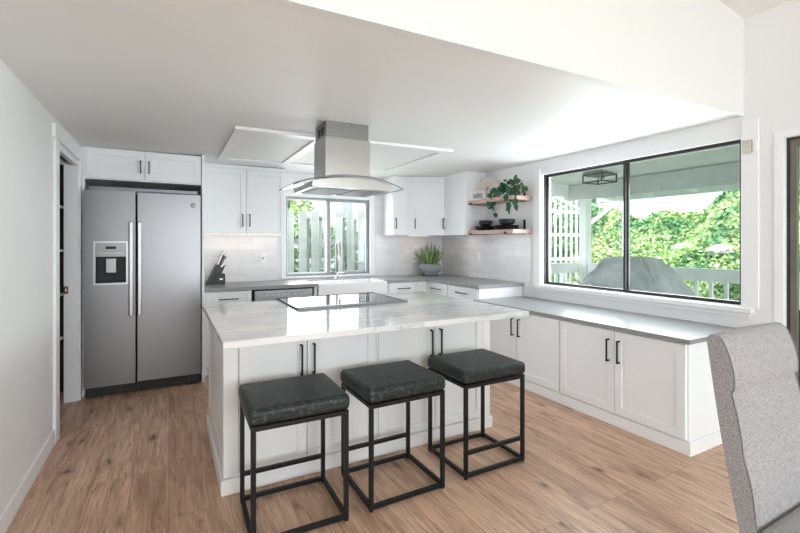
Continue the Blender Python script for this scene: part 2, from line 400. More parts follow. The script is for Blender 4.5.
# baseboards
struct(MB().box(XL, XL+.014, 1.2, 3.715, 0, .105, .003).build('baseboard_left', 'trim_paint'))
b = MB(); b.box(XR-.014, XR, 1.39, 1.54, 0, .10, .003); struct(b.build('baseboard_right', 'trim_paint'))

# ceiling frame (two panels edged with flat boards)
tr = struct_root('trim_1', (1.4, 4.1, 2.27))
def cbox(b, x0, x1, y0, y1, dz0, dz1):
    vs = [(x0, zceil(x0)), (x1, zceil(x1))]
    b.prism([(x0, zceil(x0)-dz1), (x1, zceil(x1)-dz1), (x1, zceil(x1)-dz0), (x0, zceil(x0)-dz0)], y0, y1, 'Y')
for nm, a in (('board', (.44, 2.43, 3.43, 3.53)), ('board', (.44, 2.43, 4.72, 4.82)), ('board', (.44, .53, 3.53, 4.72)), ('board', (1.085, 1.175, 3.53, 4.72)), ('board', (2.34, 2.43, 3.53, 4.72))):
    b = MB(); cbox(b, *a, -.002, .022); b.build(nm, 'trim_paint', tr)
b = MB(); cbox(b, .53, 1.085, 3.53, 4.72, -.002, .008); cbox(b, 1.175, 2.34, 3.53, 4.72, -.002, .008); b.build('panel', 'ceiling_paint', tr)

# ------------------------------------------------------------------ window over the patio
w1_ = struct_root('window_1', (XR, 2.53, WZ0))
def rectframe(b, axis, c0, c1, u0, u1, z0, z1, t, tb=None):
    tb = tb or t
    for (a0, a1, h0, h1) in ((u0, u1, z0, z0+tb), (u0, u1, z1-tb, z1), (u0, u0+t, z0+tb, z1-tb), (u1-t, u1, z0+tb, z1-tb)):
        if axis == 'X': b.box(c0, c1, a0, a1, h0, h1)
        else: b.box(a0, a1, c0, c1, h0, h1)
b = MB(); rectframe(b, 'X', XR+.035, XR+.10, WY0, WY1, WZ0, WZ1, .014, .014); b.build('frame', 'bronze_frame', w1_)
b = MB(); rectframe(b, 'X', XR+.07, XR+.09, 2.495, WY1-.012, WZ0+.012, WZ1-.012, .018); b.build('fixed_sash', 'bronze_frame', w1_)
b = MB(); rectframe(b, 'X', XR+.042, XR+.066, WY0+.010, 2.53, WZ0+.010, WZ1-.010, .022); b.build('sliding_sash', 'bronze_frame', w1_)
MB().box(XR+.078, XR+.082, 2.51, WY1-.04, WZ0+.04, WZ1-.04).build('pane', 'window_glass', w1_)
MB().box(XR+.052, XR+.056, WY0+.045, 2.52, WZ0+.045, WZ1-.045).build('pane', 'screen_glass', w1_)
b = MB(); b.box(XR-.045, XR+.035, 1.50, 3.56, WZ0-.04, WZ0, .004); b.build('sill', 'trim_paint', w1_)
b = MB(); b.box(XR-.016, XR, 1.52, 3.55, WZ0-.075, WZ0-.04, .002); b.build('apron', 'trim_paint', w1_)
b = MB(); b.box(XR-.02, XR, WY1+.005, 3.585, WZ0, 2.20, .002); b.build('casing', 'trim_paint', w1_)
b = MB(); b.box(XR-.016, XR, 1.47, WY0-.005, WZ0, 2.26, .002); b.build('casing', 'trim_paint', w1_)
b = MB(); rectframe(b, 'X', XR+.0, XR+.036, WY0, WY1, WZ0, WZ1, .006); b.build('reveal', 'trim_paint', w1_)

# sink window
w2_ = struct_root('window_2', (1.88, YB, .955))
b = MB(); rectframe(b, 'Y', YB+.03, YB+.09, 1.30, 2.465, .955, 1.975, .022); b.build('frame', 'grey_frame', w2_)
b = MB(); rectframe(b, 'Y', YB+.062, YB+.082, 1.315, 1.87, .975, 1.955, .02); b.build('fixed_sash', 'white_vinyl', w2_)
b = MB(); rectframe(b, 'Y', YB+.035, YB+.058, 1.86, 2.45, .972, 1.958, .035, .028); b.build('sliding_sash', 'grey_frame', w2_)
MB().box(1.33, 1.86, YB+.070, YB+.073, .99, 1.94).build('pane', 'window_glass', w2_)
MB().box(1.89, 2.42, YB+.045, YB+.048, .995, 1.935).build('pane', 'window_glass', w2_)
b = MB(); b.box(1.24, 1.30, YB-.015, YB, .93, 2.04, .002); b.box(2.465, 2.53, YB-.015, YB, .93, 2.04, .002); b.box(1.30, 2.465, YB-.015, YB, 1.975, 2.04, .002); b.box(1.24, 2.53, YB-.03, YB+.03, .93, .955, .002)
b.build('casing', 'trim_paint', w2_)

# sliding glass door at the right
d2 = struct_root('door_2', (XR, .2, 0))
b = MB(); b.box(XR-.012, XR, 1.33, 1.385, 0, 2.14, .002); b.box(XR-.012, XR, -1.0, 1.33, 2.09, 2.14, .002); b.build('casing', 'trim_paint', d2)
b = MB(); rectframe(b, 'X', XR+.03, XR+.13, -1.0, 1.33, 0, 2.09, .014); b.build('frame', 'bronze_frame', d2)
b = MB(); rectframe(b, 'X', XR+.035, XR+.07, .1, 1.312, .014, 2.076, .034, .05); b.build('sliding_panel', 'taupe_frame', d2)
b = MB(); rectframe(b, 'X', XR+.085, XR+.12, -.98, .17, .03, 2.065, .06); b.build('fixed_panel', 'taupe_frame', d2)
MB().box(XR+.05, XR+.055, .13, 1.28, .06, 2.03).build('pane', 'screen_glass', d2)
MB().box(XR+.10, XR+.105, -.92, .11, .09, 2.0).build('pane', 'window_glass', d2)

# backsplash tile
struct(MB().box(.31, 1.24, YB-.008, YB, .915, 1.52).box(2.53, XR-.008, YB-.008, YB, .915, 1.52).box(2.53, 2.68, YB-.0081, YB, 1.5, 2.2).box(1.24, 2.53, YB-.008, YB, .915, .93).build('backsplash_back', 'tile_back'))
struct(MB().box(XR-.008, XR, 3.64, YB-.008, .915, 1.50).build('backsplash_right', 'tile_right'))

# ------------------------------------------------------------------ cabinets
Z = Vector((0, 0, 1))
def door(parent, origin, u, w, h, name='door', material='cabinet_paint', handle=None, rail=.058, t=.02, hl=.14):
    """shaker front: origin = lower corner on the carcass face, u = direction along the face, outward normal = u x z"""
    o = Vector(origin); u = Vector(u).normalized(); n = u.cross(Z)
    R = Matrix(((u.x, n.x, 0), (u.y, n.y, 0), (0, 0, 1))).to_4x4(); T = Matrix.Translation(o) @ R
    b = MB(); g = .0018
    if h < .19: rail = min(rail, .03)
    for a in ((g, rail, g, h-g), (w-rail, w-g, g, h-g), (rail, w-rail, g, rail), (rail, w-rail, h-rail, h-g)): b.box(a[0], a[1], 0, t, a[2], a[3], .0012, 1, T)
    b.box(rail-.002, w-rail+.002, 0, t-.009, rail-.002, h-rail+.002, 0, 1, T)
    d = b.build(name, material, parent)
    if handle:
        hx, hz, vert = handle; r = .0048
        b = MB(); y1 = t+.030
        if vert: p, q = (hx, y1, hz-hl/2), (hx, y1, hz+hl/2); e = [(hx, hz-hl/2+.006), (hx, hz+hl/2-.006)]
        else: p, q = (hx-hl/2, y1, hz), (hx+hl/2, y1, hz); e = [(hx-hl/2+.006, hz), (hx+hl/2-.006, hz)]
        b.bar(T @ Vector(p), T @ Vector(q), .0095)
        for (x, z) in e: b.bar(T @ Vector((x, t-.001, z)), T @ Vector((x, y1, z)), .0105)
        b.build('handle', 'black_metal', d)
    return d
UX = (1, 0, 0); UY = (0, -1, 0)

# cabinet above the fridge
t = thing('refrigerator_top_cabinet', 'white two-door wall cabinet directly above the stainless refrigerator', 'cabinet', (-.18, 4.7, 1.957))
MB().box(-.665, .285, 4.72, YB, 1.957, zceil(-.66)-.001).build('carcass', 'cabinet_paint', t)
door(t, (-.648, 4.72, 1.965), UX, .447, .268, handle=(.447-.032, .125, True), hl=.115)
door(t, (-.199, 4.72, 1.965), UX, .447+.032, .268, handle=(.034, .125, True), hl=.115)
MB().box(XL+.002, -.665, 4.73, 4.75, 0, zceil(XL)-.002).build('filler', 'cabinet_paint', t)
t = tag(MB().box(.287, .310, 4.69, YB, 0, zceil(.3)-.001, .001).build('refrigerator_side_panel', 'cabinet_paint'), 'tall narrow white panel between refrigerator and left counter run', 'panel')

# upper cabinets
t = thing('wall_cabinet', 'white two-door upper cabinet left of the sink window', 'cabinet', (.78, 5.3, 1.485))
MB().box(.312, 1.215, 5.16, YB-.0, 1.485, 2.215).build('carcass', 'cabinet_paint', t)
MB().box(.312, 1.225, 5.145, YB, 2.215, zceil(.35)-.001).build('crown', 'trim_paint', t)
door(t, (.33, 5.16, 1.487), UX, .443, .725, handle=(.443-.038, .15, True))
door(t, (.775, 5.16, 1.487), UX, .44, .725, handle=(.036, .15, True))
MB().box(.34, 1.2, 5.30, 5.36, 1.479, 1.485).build('light_strip', 'led_strip', t)

t = thing('wall_cabinet', 'narrow single-door white upper cabinet between sink window and corner', 'cabinet', (2.8, 5.3, 1.485))
MB().box(2.655, 2.948, 5.16, YB, 1.485, 2.215).build('carcass', 'cabinet_paint', t)
MB().box(2.65, 2.948, 5.14, YB, 2.215, zceil(2.6)-.001).build('crown', 'trim_paint', t)
door(t, (2.657, 5.16, 1.487), UX, .29, .725, handle=(.036, .16, True))
t = thing('corner_cabinet', 'diagonal white corner upper cabinet, one door, above potted spiky plant', 'cabinet', (3.4, 5.2, 1.485))
cp = [(XR, YB), (2.950, YB), (2.950, 5.155), (3.345, 4.935), (XR, 4.935)]
MB().prism(cp, 1.485, 2.215).build('carcass', 'cabinet_paint', t)
MB().prism([(XR, YB), (2.950, YB), (2.950, 5.135), (3.335, 4.915), (XR, 4.915)], 2.215, zceil(3)-.001).build('crown', 'trim_paint', t)
uu = Vector((3.345-2.950, 4.935-5.155, 0)); door(t, (2.950, 5.155, 1.487), uu, uu.length, .725, handle=(.05, .16, True))
MB().box(2.98, 3.3, 5.25, 5.3, 1.479, 1.485).build('light_strip', 'led_strip', t)
t = thing('wall_cabinet', 'white upper cabinet on the right wall beside the open shelves', 'cabinet', (3.5, 4.7, 1.485))
MB().box(3.35, XR, 4.437, 4.933, 1.485, 2.215).build('carcass', 'cabinet_paint', t)
MB().box(3.335, XR, 4.437, 4.913, 2.215, zceil(3.5)-.001).build('crown', 'trim_paint', t)
door(t, (3.35, 4.933, 1.487), UY, .494, .725, handle=(.036, .16, True))

# base cabinets, back run (fronts at Y = 4.83)
def base(name, label, x0, x1, loc=None):
    t = thing(name, label, 'cabinet', ((x0+x1)/2, 5.1, 0))
    MB().box(x0, x1, 4.85, YB-.01, .10, .875).build('carcass', 'cabinet_paint', t)
    MB().box(x0, x1, 4.91, YB-.01, 0, .10).build('toe_kick', 'cabinet_paint', t)
    return t
t = base('drawer_cabinet', 'white three-drawer base cabinet next to the refrigerator', .312, .785)
for z0, h in ((.105, .30), (.41, .30), (.715, .155)): door(t, (.335, 4.85, z0), UX, .43, h, 'drawer', handle=(.215, h/2, False), hl=.19)
MB().box(.312, .333, 4.83, 4.85, .0, .875).build('stile', 'cabinet_paint', t)
# dishwasher
t = thing('dishwasher', 'built-in dishwasher with steel control strip under the left counter', 'dishwasher', (1.15, 5.1, 0))
MB().box(.797, 1.475, 4.87, YB-.01, .10, .873).build('tub', 'dark_gap', t)
MB().box(.815, 1.452, 4.825, 4.87, .11, .735, .004).build('door', 'panel_steel', t)
cpn = MB().box(.815, 1.452, 4.825, 4.87, .74, .862, .004).build('control_panel', 'panel_steel', t)
for i in range(9): MB().box(.87+i*.062, .895+i*.062, 4.822, 4.826, .80, .815).build('button', 'outlet_tone', cpn)
b = MB(); b.bar((.87, 4.80, .715), (1.40, 4.80, .715), .018, b=.003).bar((.89, 4.83, .715), (.89, 4.80, .715), .014).bar((1.38, 4.83, .715), (1.38, 4.80, .715), .014); b.build('handle', 'stainless_light', t)
MB().box(.797, 1.475, 4.93, 4.95, 0, .10).build('toe_kick', 'dark_gap', t)
t = tag(MB().box(1.477, 1.508, 4.83, YB-.01, 0, .875).build('end_panel', 'cabinet_paint'), 'white filler panel between dishwasher and farmhouse sink', 'panel')
# sink base, sink, faucet
t = base('sink_cabinet', 'white two-door base cabinet beneath the farmhouse sink', 1.51, 2.40)
t2 = [c for c in bpy.data.objects if c.parent == t and c.name.startswith('carcass')][0]; t2.scale.z = .74
door(t, (1.515, 4.85, .105), UX, .44, .53, handle=(.40, .43, True)); door(t, (1.957, 4.85, .105), UX, .44, .53, handle=(.04, .43, True))
t = thing('farmhouse_sink', 'white apron-front double-bowl sink below the back window', 'sink', (1.95, 5.05, .65))
b = MB(); b.box(1.515, 2.395, 4.80, 4.84, .65, .905, .008, 2); b.box(1.515, 2.395, 5.27, 5.30, .66, .905, .004); b.box(1.515, 1.54, 4.84, 5.27, .66, .905, .004); b.box(2.37, 2.395, 4.84, 5.27, .66, .905, .004); b.box(1.54, 2.37, 4.84, 5.27, .66, .69)
b.box(1.965, 1.985, 4.84, 5.27, .66, .885, .003)
b.build('basin', 'sink_white', t)
for x in (1.76, 2.17): MB().lathe([(0, .004), (.03, .004), (.045, .001), (.045, 0)], (x, 5.05, .69), 20).build('drain', 'chrome', t)
t = thing('faucet', 'brushed gooseneck kitchen faucet in front of the back window', 'faucet', (1.94, 5.36, .915))
MB().lathe([(0, 0), (.03, 0), (.03, .008), (.022, .014), (.019, .05), (.019, .09)], (1.94, 5.36, .915), 20).build('base', 'chrome', t)
pts = [(1.94, 5.36, .97), (1.94, 5.36, 1.30)] + [(1.94-.012+.0*k, 5.36-.075+.075*math.cos(a), 1.30+.10*math.sin(a)) for k, a in enumerate([i*PI/10 for i in range(1, 11)])] + [(1.925, 5.21, 1.26), (1.922, 5.21, 1.20)]
MB().tube(pts, .0135, 12).build('spout', 'steel_handle', t)
MB().tube([(1.922, 5.21, 1.23), (1.922, 5.21, 1.16)], [.017, .019], 12).build('spray_head', 'chrome', t)
MB().tube([(1.955, 5.36, .985), (2.0, 5.35, .985), (2.045, 5.34, .99)], [.012, .008, .006], 10).build('lever', 'chrome', t)

t = base('drawer_cabinet', 'white base cabinet with a top drawer right of the farmhouse sink', 2.403, 2.955)
door(t, (2.44, 4.85, .715), UX, .42, .155, 'drawer', handle=(.21, .085, False), hl=.17)
door(t, (2.44, 4.85, .105), UX, .42, .605, handle=(.04, .5, True))
MB().box(2.862, 3.0, 4.832, 4.85, .1, .875).build('stile', 'cabinet_paint', t)
# right run (fronts at X = 3.0) : two drawer cabinets and end panel
for lab, y0, y1 in (('white drawer cabinet on the right wall nearest the corner', 4.36, 4.848), ('white drawer cabinet on the right wall above the window bench end', 3.77, 4.358)):
    t = thing('drawer_cabinet', lab, 'cabinet', (3.3, (y0+y1)/2, 0))
    MB().box(3.02, XR-.01, y0, y1, .10, .875).build('carcass', 'cabinet_paint', t)
    MB().box(3.08, XR-.01, y0, y1, 0, .10).build('toe_kick', 'cabinet_paint', t)
    wd = y1-y0-.035
    door(t, (3.02, y1-.02, .715), UY, wd, .155, 'drawer', handle=(wd/2, .085, False), hl=.20)
    door(t, (3.02, y1-.02, .105), UY, wd, .605, 'drawer', handle=(wd/2, .5, False), hl=.20)

# window bench cabinets (door faces at X = 2.945)
for lab, y0, y1 in (('white two-door low cabinet of the window bench, end nearest the sink corner', 2.603, 3.755), ('white two-door low cabinet of the window bench, end nearest the grey chair', 1.568, 2.601)):
    t = thing('bench_cabinet', lab, 'cabinet', (3.3, (y0+y1)/2, 0))
    MB().box(2.965, XR-.005, y0, y1, .09, .728).build('carcass', 'cabinet_paint', t)
    MB().box(2.957, XR-.005, y0 if y0 > 2 else 1.553, y1, 0, .088, .003).build('plinth', 'trim_paint', t)
    a = y1-.01 if y1 < 3 else 3.62
    wd = (a-y0-.006)/2 if y0 > 2 else (a-y0-.012)/2
    door(t, (2.965, a, .10), UY, wd, .62, handle=(wd-.042, .47, True), hl=.17)
    door(t, (2.965, a-wd-.003, .10), UY, wd, .62, handle=(.042, .47, True), hl=.17)
    if y0 > 2: MB().box(2.947, 2.965, 3.625, 3.755, .09, .728).build('stile', 'cabinet_paint', t)

# countertops
b = MB(); b.box(.312, 1.512, 4.80, YB-.01, .877, .915, .003); b.box(1.512, 2.398, 5.302, YB-.01, .877, .915, .0); b.box(2.398, XR-.01, 4.815, YB-.01, .877, .915, .003); b.box(2.985, XR-.01, 3.745, 4.83, .877, .915, .003)
tag(b.build('countertop', 'quartz'), 'grey quartz worktop running along the back wall and around the right corner', 'countertop')
tag(MB().box(2.925, XR-.003, 1.540, 3.757, .730, .760, .003).build('window_bench_counter', 'quartz'), 'long low grey quartz bench top under the patio window', 'countertop')

# ------------------------------------------------------------------ island
t = thing('kitchen_island', 'white panelled kitchen island cabinet beneath the marble top', 'kitchen island', (1.2, 3.0, 0))
IX0, IX1, IY0, IY1 = .262, 2.125, 2.545, 3.53
MB().box(IX0+.005, IX1-.005, IY0, IY1, .085, .878).build('carcass', 'island_paint', t)
MB().box(.247, 2.14, 2.512, 3.545, 0, .085, .004).build('plinth', 'island_paint', t)
for a_ in ((.262, .338), (2.058, 2.125), (1.183, 1.196)): MB().box(*a_, 2.526, 2.545, .09, .878, .002).build('stile', 'island_paint', t)
for x0, x1, hs in ((.342, .7255, 'r'), (.7285, 1.182, 'l'), (1.197, 1.632, 'r'), (1.635, 2.056, 'l')):
    wd = x1-x0; door(t, (x0, 2.545, .095), UX, wd, .775, material='island_paint', handle=((wd-.036) if hs == 'r' else .036, .595, True), hl=.185)
for x in (.262, 2.125):   # shaker end panels
    sgn = -1 if x < 1 else 1
    b = MB()
    xa, xb = sorted((x, x-sgn*.012))
    for y0, y1, z0, z1 in ((2.55, 2.64, .09, .878), (3.44, 3.53, .09, .878), (2.64, 3.44, .09, .18), (2.64, 3.44, .79, .878)): b.box(xa, xb, y0, y1, z0, z1, .001)
    b.build('end_panel', 'island_paint', t)
tag(MB().box(.222, 2.165, 2.165, 3.57, .880, .915, .004, 2).build('island_countertop', 'marble'), 'veined white marble top overhanging the island', 'countertop')
# cooktop
t = thing('cooktop', 'black glass electric cooktop with steel front strip set in the marble top', 'cooktop', (1.22, 3.28, .915))
MB().box(.79, 1.647, 2.975, 3.603, .9155, .924, .002).build('glass_top', 'black_glass', t)
b = MB(); b.box(.783, 1.652, 2.944, 2.985, .9155, .932, .003); b.build('front_trim', 'grey_frame', t)
b = MB(); b.box(.783, .790, 2.985, 3.61, .9155, .926); b.box(1.647, 1.654, 2.985, 3.61, .9155, .926); b.box(.783, 1.654, 3.603, 3.612, .9155, .928); b.build('rim', 'bronze_frame', t)
for x, y, r in ((1.0, 3.15, .10), (1.0, 3.42, .075), (1.42, 3.15, .08), (1.42, 3.43, .10)):
    b = MB(); b.lathe([(r-.003, 0), (r, 0)], (x, y, .9243), 40); b.lathe([(r*.6, 0), (r*.6+.0025, 0)], (x, y, .9243), 40); b.build('burner_ring', 'outlet_tone', t)

# ------------------------------------------------------------------ range hood
t = thing('range_hood', 'stainless island range hood with curved glass canopy hanging over the cooktop', 'range hood', (1.165, 3.12, 1.77))
b = MB(); b.box(1.0, 1.335, 2.99, 3.245, 2.10, 2.272, .001); b.build('upper_duct_cover', 'dark_steel', t)  # darker copy of the hood steel, dim ceiling reflection put into its colour
b = MB()
for y in (3.045, 3.12): b.box(.9985, 1.002, y, y+.055, 2.175, 2.235)
b.build('vent_slot', 'dark_gap', t)
b = MB(); b.box(.992, 1.343, 2.982, 3.253, 1.85, 2.152, .002); b.build('lower_duct_cover', 'hood_steel', t)
MB().lathe([(0, .003), (.006, .002), (.006, 0)], (0, 0, 0), 12, Matrix.Translation((1.165, 2.99, 2.25)) @ Matrix.Rotation(PI/2, 4, 'X')).build('screw', 'chrome', t)
# body: bottom flat at 1.768, top follows the arc
def arc(x): return 1.853 - .070*((x-1.165)/.412)**2
n = 20; xs = [.862+(1.468-.862)*i/n for i in range(n+1)]
MB().prism([(x, arc(x)-.008) for x in xs] + [(xs[-1], 1.768), (xs[0], 1.768)], 2.868, 3.365, 'Y').build('body', 'hood_steel', t)
b = MB()
for x0, x1 in ((.90, 1.155), (1.175, 1.43)):
    b.box(x0, x1, 2.93, 3.30, 1.762, 1.768)
    for i in range(12): yy = 2.945+i*.029; b.box(x0+.015, x1-.015, yy, yy+.012, 1.758, 1.762)
b.build('filter', 'grey_frame', t)
for x in (.885, 1.445): MB().lathe([(0, -.004), (.022, -.004), (.026, 0)], (x, 2.905, 1.768), 20).build('lamp', 'white_plastic', t)
# glass canopy: curved sheet with rounded front edge
nx, ny, th = 32, 8, .006; V = []; F = []
def gp(i, j):
    u = -1+2*i/nx; x = 1.165+.412*u; yf = 2.835+.05*abs(u)**2.4; yk = 3.385; y = yf+(yk-yf)*j/ny
    return x, y, 1.856-.070*u*u
for k in (0, 1):
    for i in range(nx+1):
        for j in range(ny+1): x, y, z = gp(i, j); V.append((x, y, z+k*th))
idx = lambda k, i, j: k*(nx+1)*(ny+1)+i*(ny+1)+j
for i in range(nx):
    for j in range(ny): F.append((idx(0, i, j), idx(0, i, j+1), idx(0, i+1, j+1), idx(0, i+1, j))); F.append((idx(1, i, j), idx(1, i+1, j), idx(1, i+1, j+1), idx(1, i, j+1)))
raw('canopy', V, F, 'hood_glass', t, True)
# dark polished edge of the glass
b = MB(); edge = [gp(i, 0) for i in range(nx+1)]; b.tube([(x, y, z+.003) for x, y, z in edge], .0042, 6); b.tube([(gp(i, ny)[0], gp(i, ny)[1], gp(i, ny)[2]+.003) for i in range(nx+1)], .0035, 6)
for i in (0, nx): b.tube([(gp(i, j)[0], gp(i, j)[1], gp(i, j)[2]+.003) for j in range(ny+1)], .0035, 6)
b.build('glass_edge', 'grey_frame', t)

# ------------------------------------------------------------------ refrigerator
t = thing('refrigerator', 'stainless side-by-side refrigerator with ice and water dispenser', 'refrigerator', (-.19, 5.0, 0))
MB().box(-.655, .270, 4.69, 5.42, .02, 1.83, .003).build('body', 'dark_gap', t)
for nm, x0, x1 in (('freezer_door', -.658, -.272), ('refrigerator_door', -.262, .274)):
    if nm == 'freezer_door':
        b = MB()   # built round the dispenser recess
        b.box(x0, -.585, 4.625, 4.685, .10, 1.852); b.box(-.330, x1, 4.625, 4.685, .10, 1.852)
        b.box(-.585, -.33, 4.625, 4.685, .10, 1.015, .0); b.box(-.585, -.33, 4.625, 4.685, 1.388, 1.852, .0)
        fd = b.build(nm, 'stainless', t)
    else:
        rd = MB().box(x0, x1, 4.625, 4.685, .10, 1.852, .008, 2).build(nm, 'stainless', t)
for p, x in ((fd, -.302), (rd, -.236)):
    b = MB(); b.box(x-.018, x+.018, 4.562, 4.590, .72, 1.575, .008, 2); b.box(x-.014, x+.014, 4.585, 4.627, .74, .79, .004); b.box(x-.014, x+.014, 4.585, 4.627, 1.505, 1.555, .004)
    b.build('handle', 'stainless_light', p)
dz = MB(); rectframe(dz, 'Y', 4.612, 4.64, -.588, -.327, 1.006, 1.396, .016); dz = dz.build('dispenser', 'stainless_light', fd)
b = MB(); b.box(-.572, -.343, 4.616, 4.64, 1.255, 1.38, .003); b.build('control_panel', 'dark_steel', dz)
b = MB(); b.box(-.566, -.349, 4.668, 4.685, 1.02, 1.26); b.box(-.566, -.349, 4.615, 4.685, 1.012, 1.03); b.build('recess', 'dark_gap', dz)
b = MB(); b.box(-.50, -.415, 4.630, 4.665, 1.11, 1.245, .006); b.build('paddle', 'panel_steel', dz)
b = MB(); b.box(-.497, -.42, 4.611, 4.615, 1.325, 1.35); b.build('display', 'dark_gap', dz)
MB().box(-.545, -.37, 4.6115, 4.615, 1.286, 1.291).build('button_row', 'outlet_tone', dz)
mt = Matrix.Translation((.205, 4.625, 1.745)) @ Matrix.Rotation(PI/2, 4, 'X')
bd = MB().lathe([(0, .003), (.019, .003), (.022, 0)], (0, 0, 0), 24, mt).build('badge', 'stainless_light', rd)
MB().lathe([(.014, .0035), (.0165, .0042), (.018, .0035)], (0, 0, 0), 24, mt).build('ring', 'grey_frame', bd)
MB().tube([(.197, 4.621, 1.750), (.199, 4.621, 1.738), (.206, 4.621, 1.741), (.203, 4.621, 1.752), (.212, 4.621, 1.751), (.212, 4.621, 1.739)], .0015, 6).build('monogram', 'grey_frame', bd)
b = MB(); b.box(-.65, .268, 4.67, 4.72, .015, .098); b.build('toe_grille', 'dark_gap', t)
for x in (-.60, .22): MB().box(x-.03, x+.03, 4.66, 4.74, 0, .018).build('foot', 'dark_gap', t)
b = MB(); b.box(-.63, .25, 4.70, 4.74, 1.86, 1.89); b.build('hinge_cover', 'grey_frame', t)

# ------------------------------------------------------------------ stools (built once, then copied)
def make_stool():
    t = thing('bar_stool', '', 'stool', group='black backless counter stools at the island')
    W2, D2, q = .232, .206, .022
    a, c_ = W2-q/2, D2-q/2
    MB().box(-W2-.008, W2+.008, -D2-.009, D2+.009, .552, .630, .026, 4).build('cushion', 'leather', t)
    b = MB()
    for p, r in (((-W2, -c_), (W2, -c_)), ((-W2, c_), (W2, c_))): b.box(p[0], r[0], p[1]-q/2, p[1]+q/2, .528, .55, .002)
    for x in (-a, a): b.box(x-q/2, x+q/2, -c_+q/2, c_-q/2, .528, .55, .002)
    b.build('seat_frame', 'black_metal', t)
    for x in (-a, a):
        for y in (-c_, c_):
            lg = MB().box(x-q/2, x+q/2, y-q/2, y+q/2, .03, .528, .002).build('leg', 'black_metal', t)
            MB().lathe([(0, 0), (.011, 0), (.011, .006), (.005, .007), (.005, .010)], (x, y, 0), 12).build('foot', 'black_metal', lg)
    b = MB()
    for y in (-c_, c_): b.box(-W2, W2, y-q/2, y+q/2, .009, .031, .002)
    for x in (-a, a): b.box(x-q/2, x+q/2, -c_+q/2, c_-q/2, .009, .031, .002)
    b.build('base_frame', 'black_metal', t)
    MB().box(-W2+q, W2-q, c_-q/2, c_+q/2, .140, .162, .002).build('footrest', 'black_metal', t)
    return t
s0 = make_stool()
s0.location = (.560, 2.213, 0); s0.rotation_euler.z = -.02; s0['label'] = 'black leather-topped counter stool nearest the refrigerator, leftmost at the island'
s1 = copy_tree(s0); s1.location = (1.135, 2.215, 0); s1.rotation_euler.z = 0.01; s1['label'] = 'black counter stool in the middle of the row at the island'
s2 = copy_tree(s0); s2.location = (1.748, 2.225, 0); s2.rotation_euler.z = PI; s2['label'] = 'black counter stool closest to the window bench, footrest facing the camera'

# ------------------------------------------------------------------ dining chair in the right foreground
t = thing('dining_chair', 'grey tweed upholstered high-back dining chair in the right foreground', 'chair', (1.875, .5, 0))
CX0, CX1 = 1.64, 2.112
def yfront(z):
    k = (z-.44)/.62; y = .655+.105*k**1.0
    return y
def pad(z):   # cushion relief: headrest roll over a flatter lumbar panel
    v = 0
    if z > .885: s_ = (z-.885)/.175; v = .022*math.sin(min(1, s_)*PI*.8+.55)
    else:
        s_ = (.885-z)/.20
        v = .006*math.sin(min(1, s_)*PI)
        if s_ > 1: v = .008*math.sin(min(1, (s_-1)/1.0)*PI)
    return v
def ztop(u): return 1.062
V = []; F = []; nu, nz = 22, 46
prof = []
for k in range(nz+1): z = .30+(1.045-.30)*k/nz; prof.append((yfront(z)-max(0, pad(z)), z, 1))
for a in range(1, 8):     # rounded crest
    an = a/8*PI; yc = (yfront(1.045)+yfront(1.045)+.058)/2; prof.append((yc-.030*math.cos(an), 1.045+.022*math.sin(an), 0))
for k in range(nz, -1, -4): z = .30+(1.045-.30)*k/nz; prof.append((yfront(z)+.058+.012*math.sin(min(1, (z-.3)/.74)*PI), z, 0))
for i in range(nu+1):
    u = i/nu; x = CX0+(CX1-CX0)*u
    e = min(u, 1-u)*nu; soft = min(1, e/2.0)
    for (y, z, fr) in prof:
        yb = yfront(min(z, 1.045))+.03
        # round the vertical edges a little
        f = 1-.22*(1-soft)**2
        crest = .006*(1-(2*u-1)**2) if z > 1.0 else 0
        V.append((x, yb+(y-yb)*f, z+crest))
m_ = len(prof)
for i in range(nu):
    for k in range(m_): F.append((i*m_+k, i*m_+(k+1) % m_, (i+1)*m_+(k+1) % m_, (i+1)*m_+k))
F.append(tuple(range(m_))); F.append(tuple(nu*m_+k for k in reversed(range(m_))))
bk = raw('backrest', V, F, 'grey_weave', t, False)
for p_ in bk.data.polygons: p_.use_smooth = len(p_.vertices) == 4
for x in (CX0+.002, CX1-.002):
    MB().tube([(x, yfront(z)-max(0, pad(z))*.8+.004, z) for z in [.46+.02*k for k in range(30)]] + [(x, yfront(1.05)+.005, 1.055), (x, yfront(1.05)+.02, 1.066), (x, yfront(1.05)+.04, 1.066)], .0016, 6).build('piping', 'pot_grey', bk)
MB().box(1.625, 2.127, .17, .66, .395, .485, .03, 4).build('seat', 'grey_weave', t)
for x in (1.66, 2.09):
    for y, yt in ((.20, .22), (.70, .66)):
        MB().tube([(x, y, 0), (x, yt, .41)], [.016, .024], 8).build('leg', 'dark_wood', t)

# ------------------------------------------------------------------ open shelves and what stands on them
for z, lab in ((1.868, 'upper floating wood shelf beside the patio window'), (1.488, 'lower floating wood shelf beside the patio window')):
    t = thing('wall_shelf', lab, 'shelf', (3.55, 4.03, z))
    MB().box(3.365, XR-.001, 3.615, 4.435, z, z+.047, .003).build('board', 'shelf_wood', t)
    for y in (3.74, 4.37):
        b = MB(); b.box(3.357, XR-.0005, y-.014, y+.014, z-.006, z); b.box(3.357, 3.364, y-.014, y+.014, z-.006, z+.022)
        b.box(XR-.007, XR-.0005, y-.014, y+.014, z+.047, z+.165); b.build('bracket', 'black_metal', t)
zs1, zs2 = 1.916, 1.536
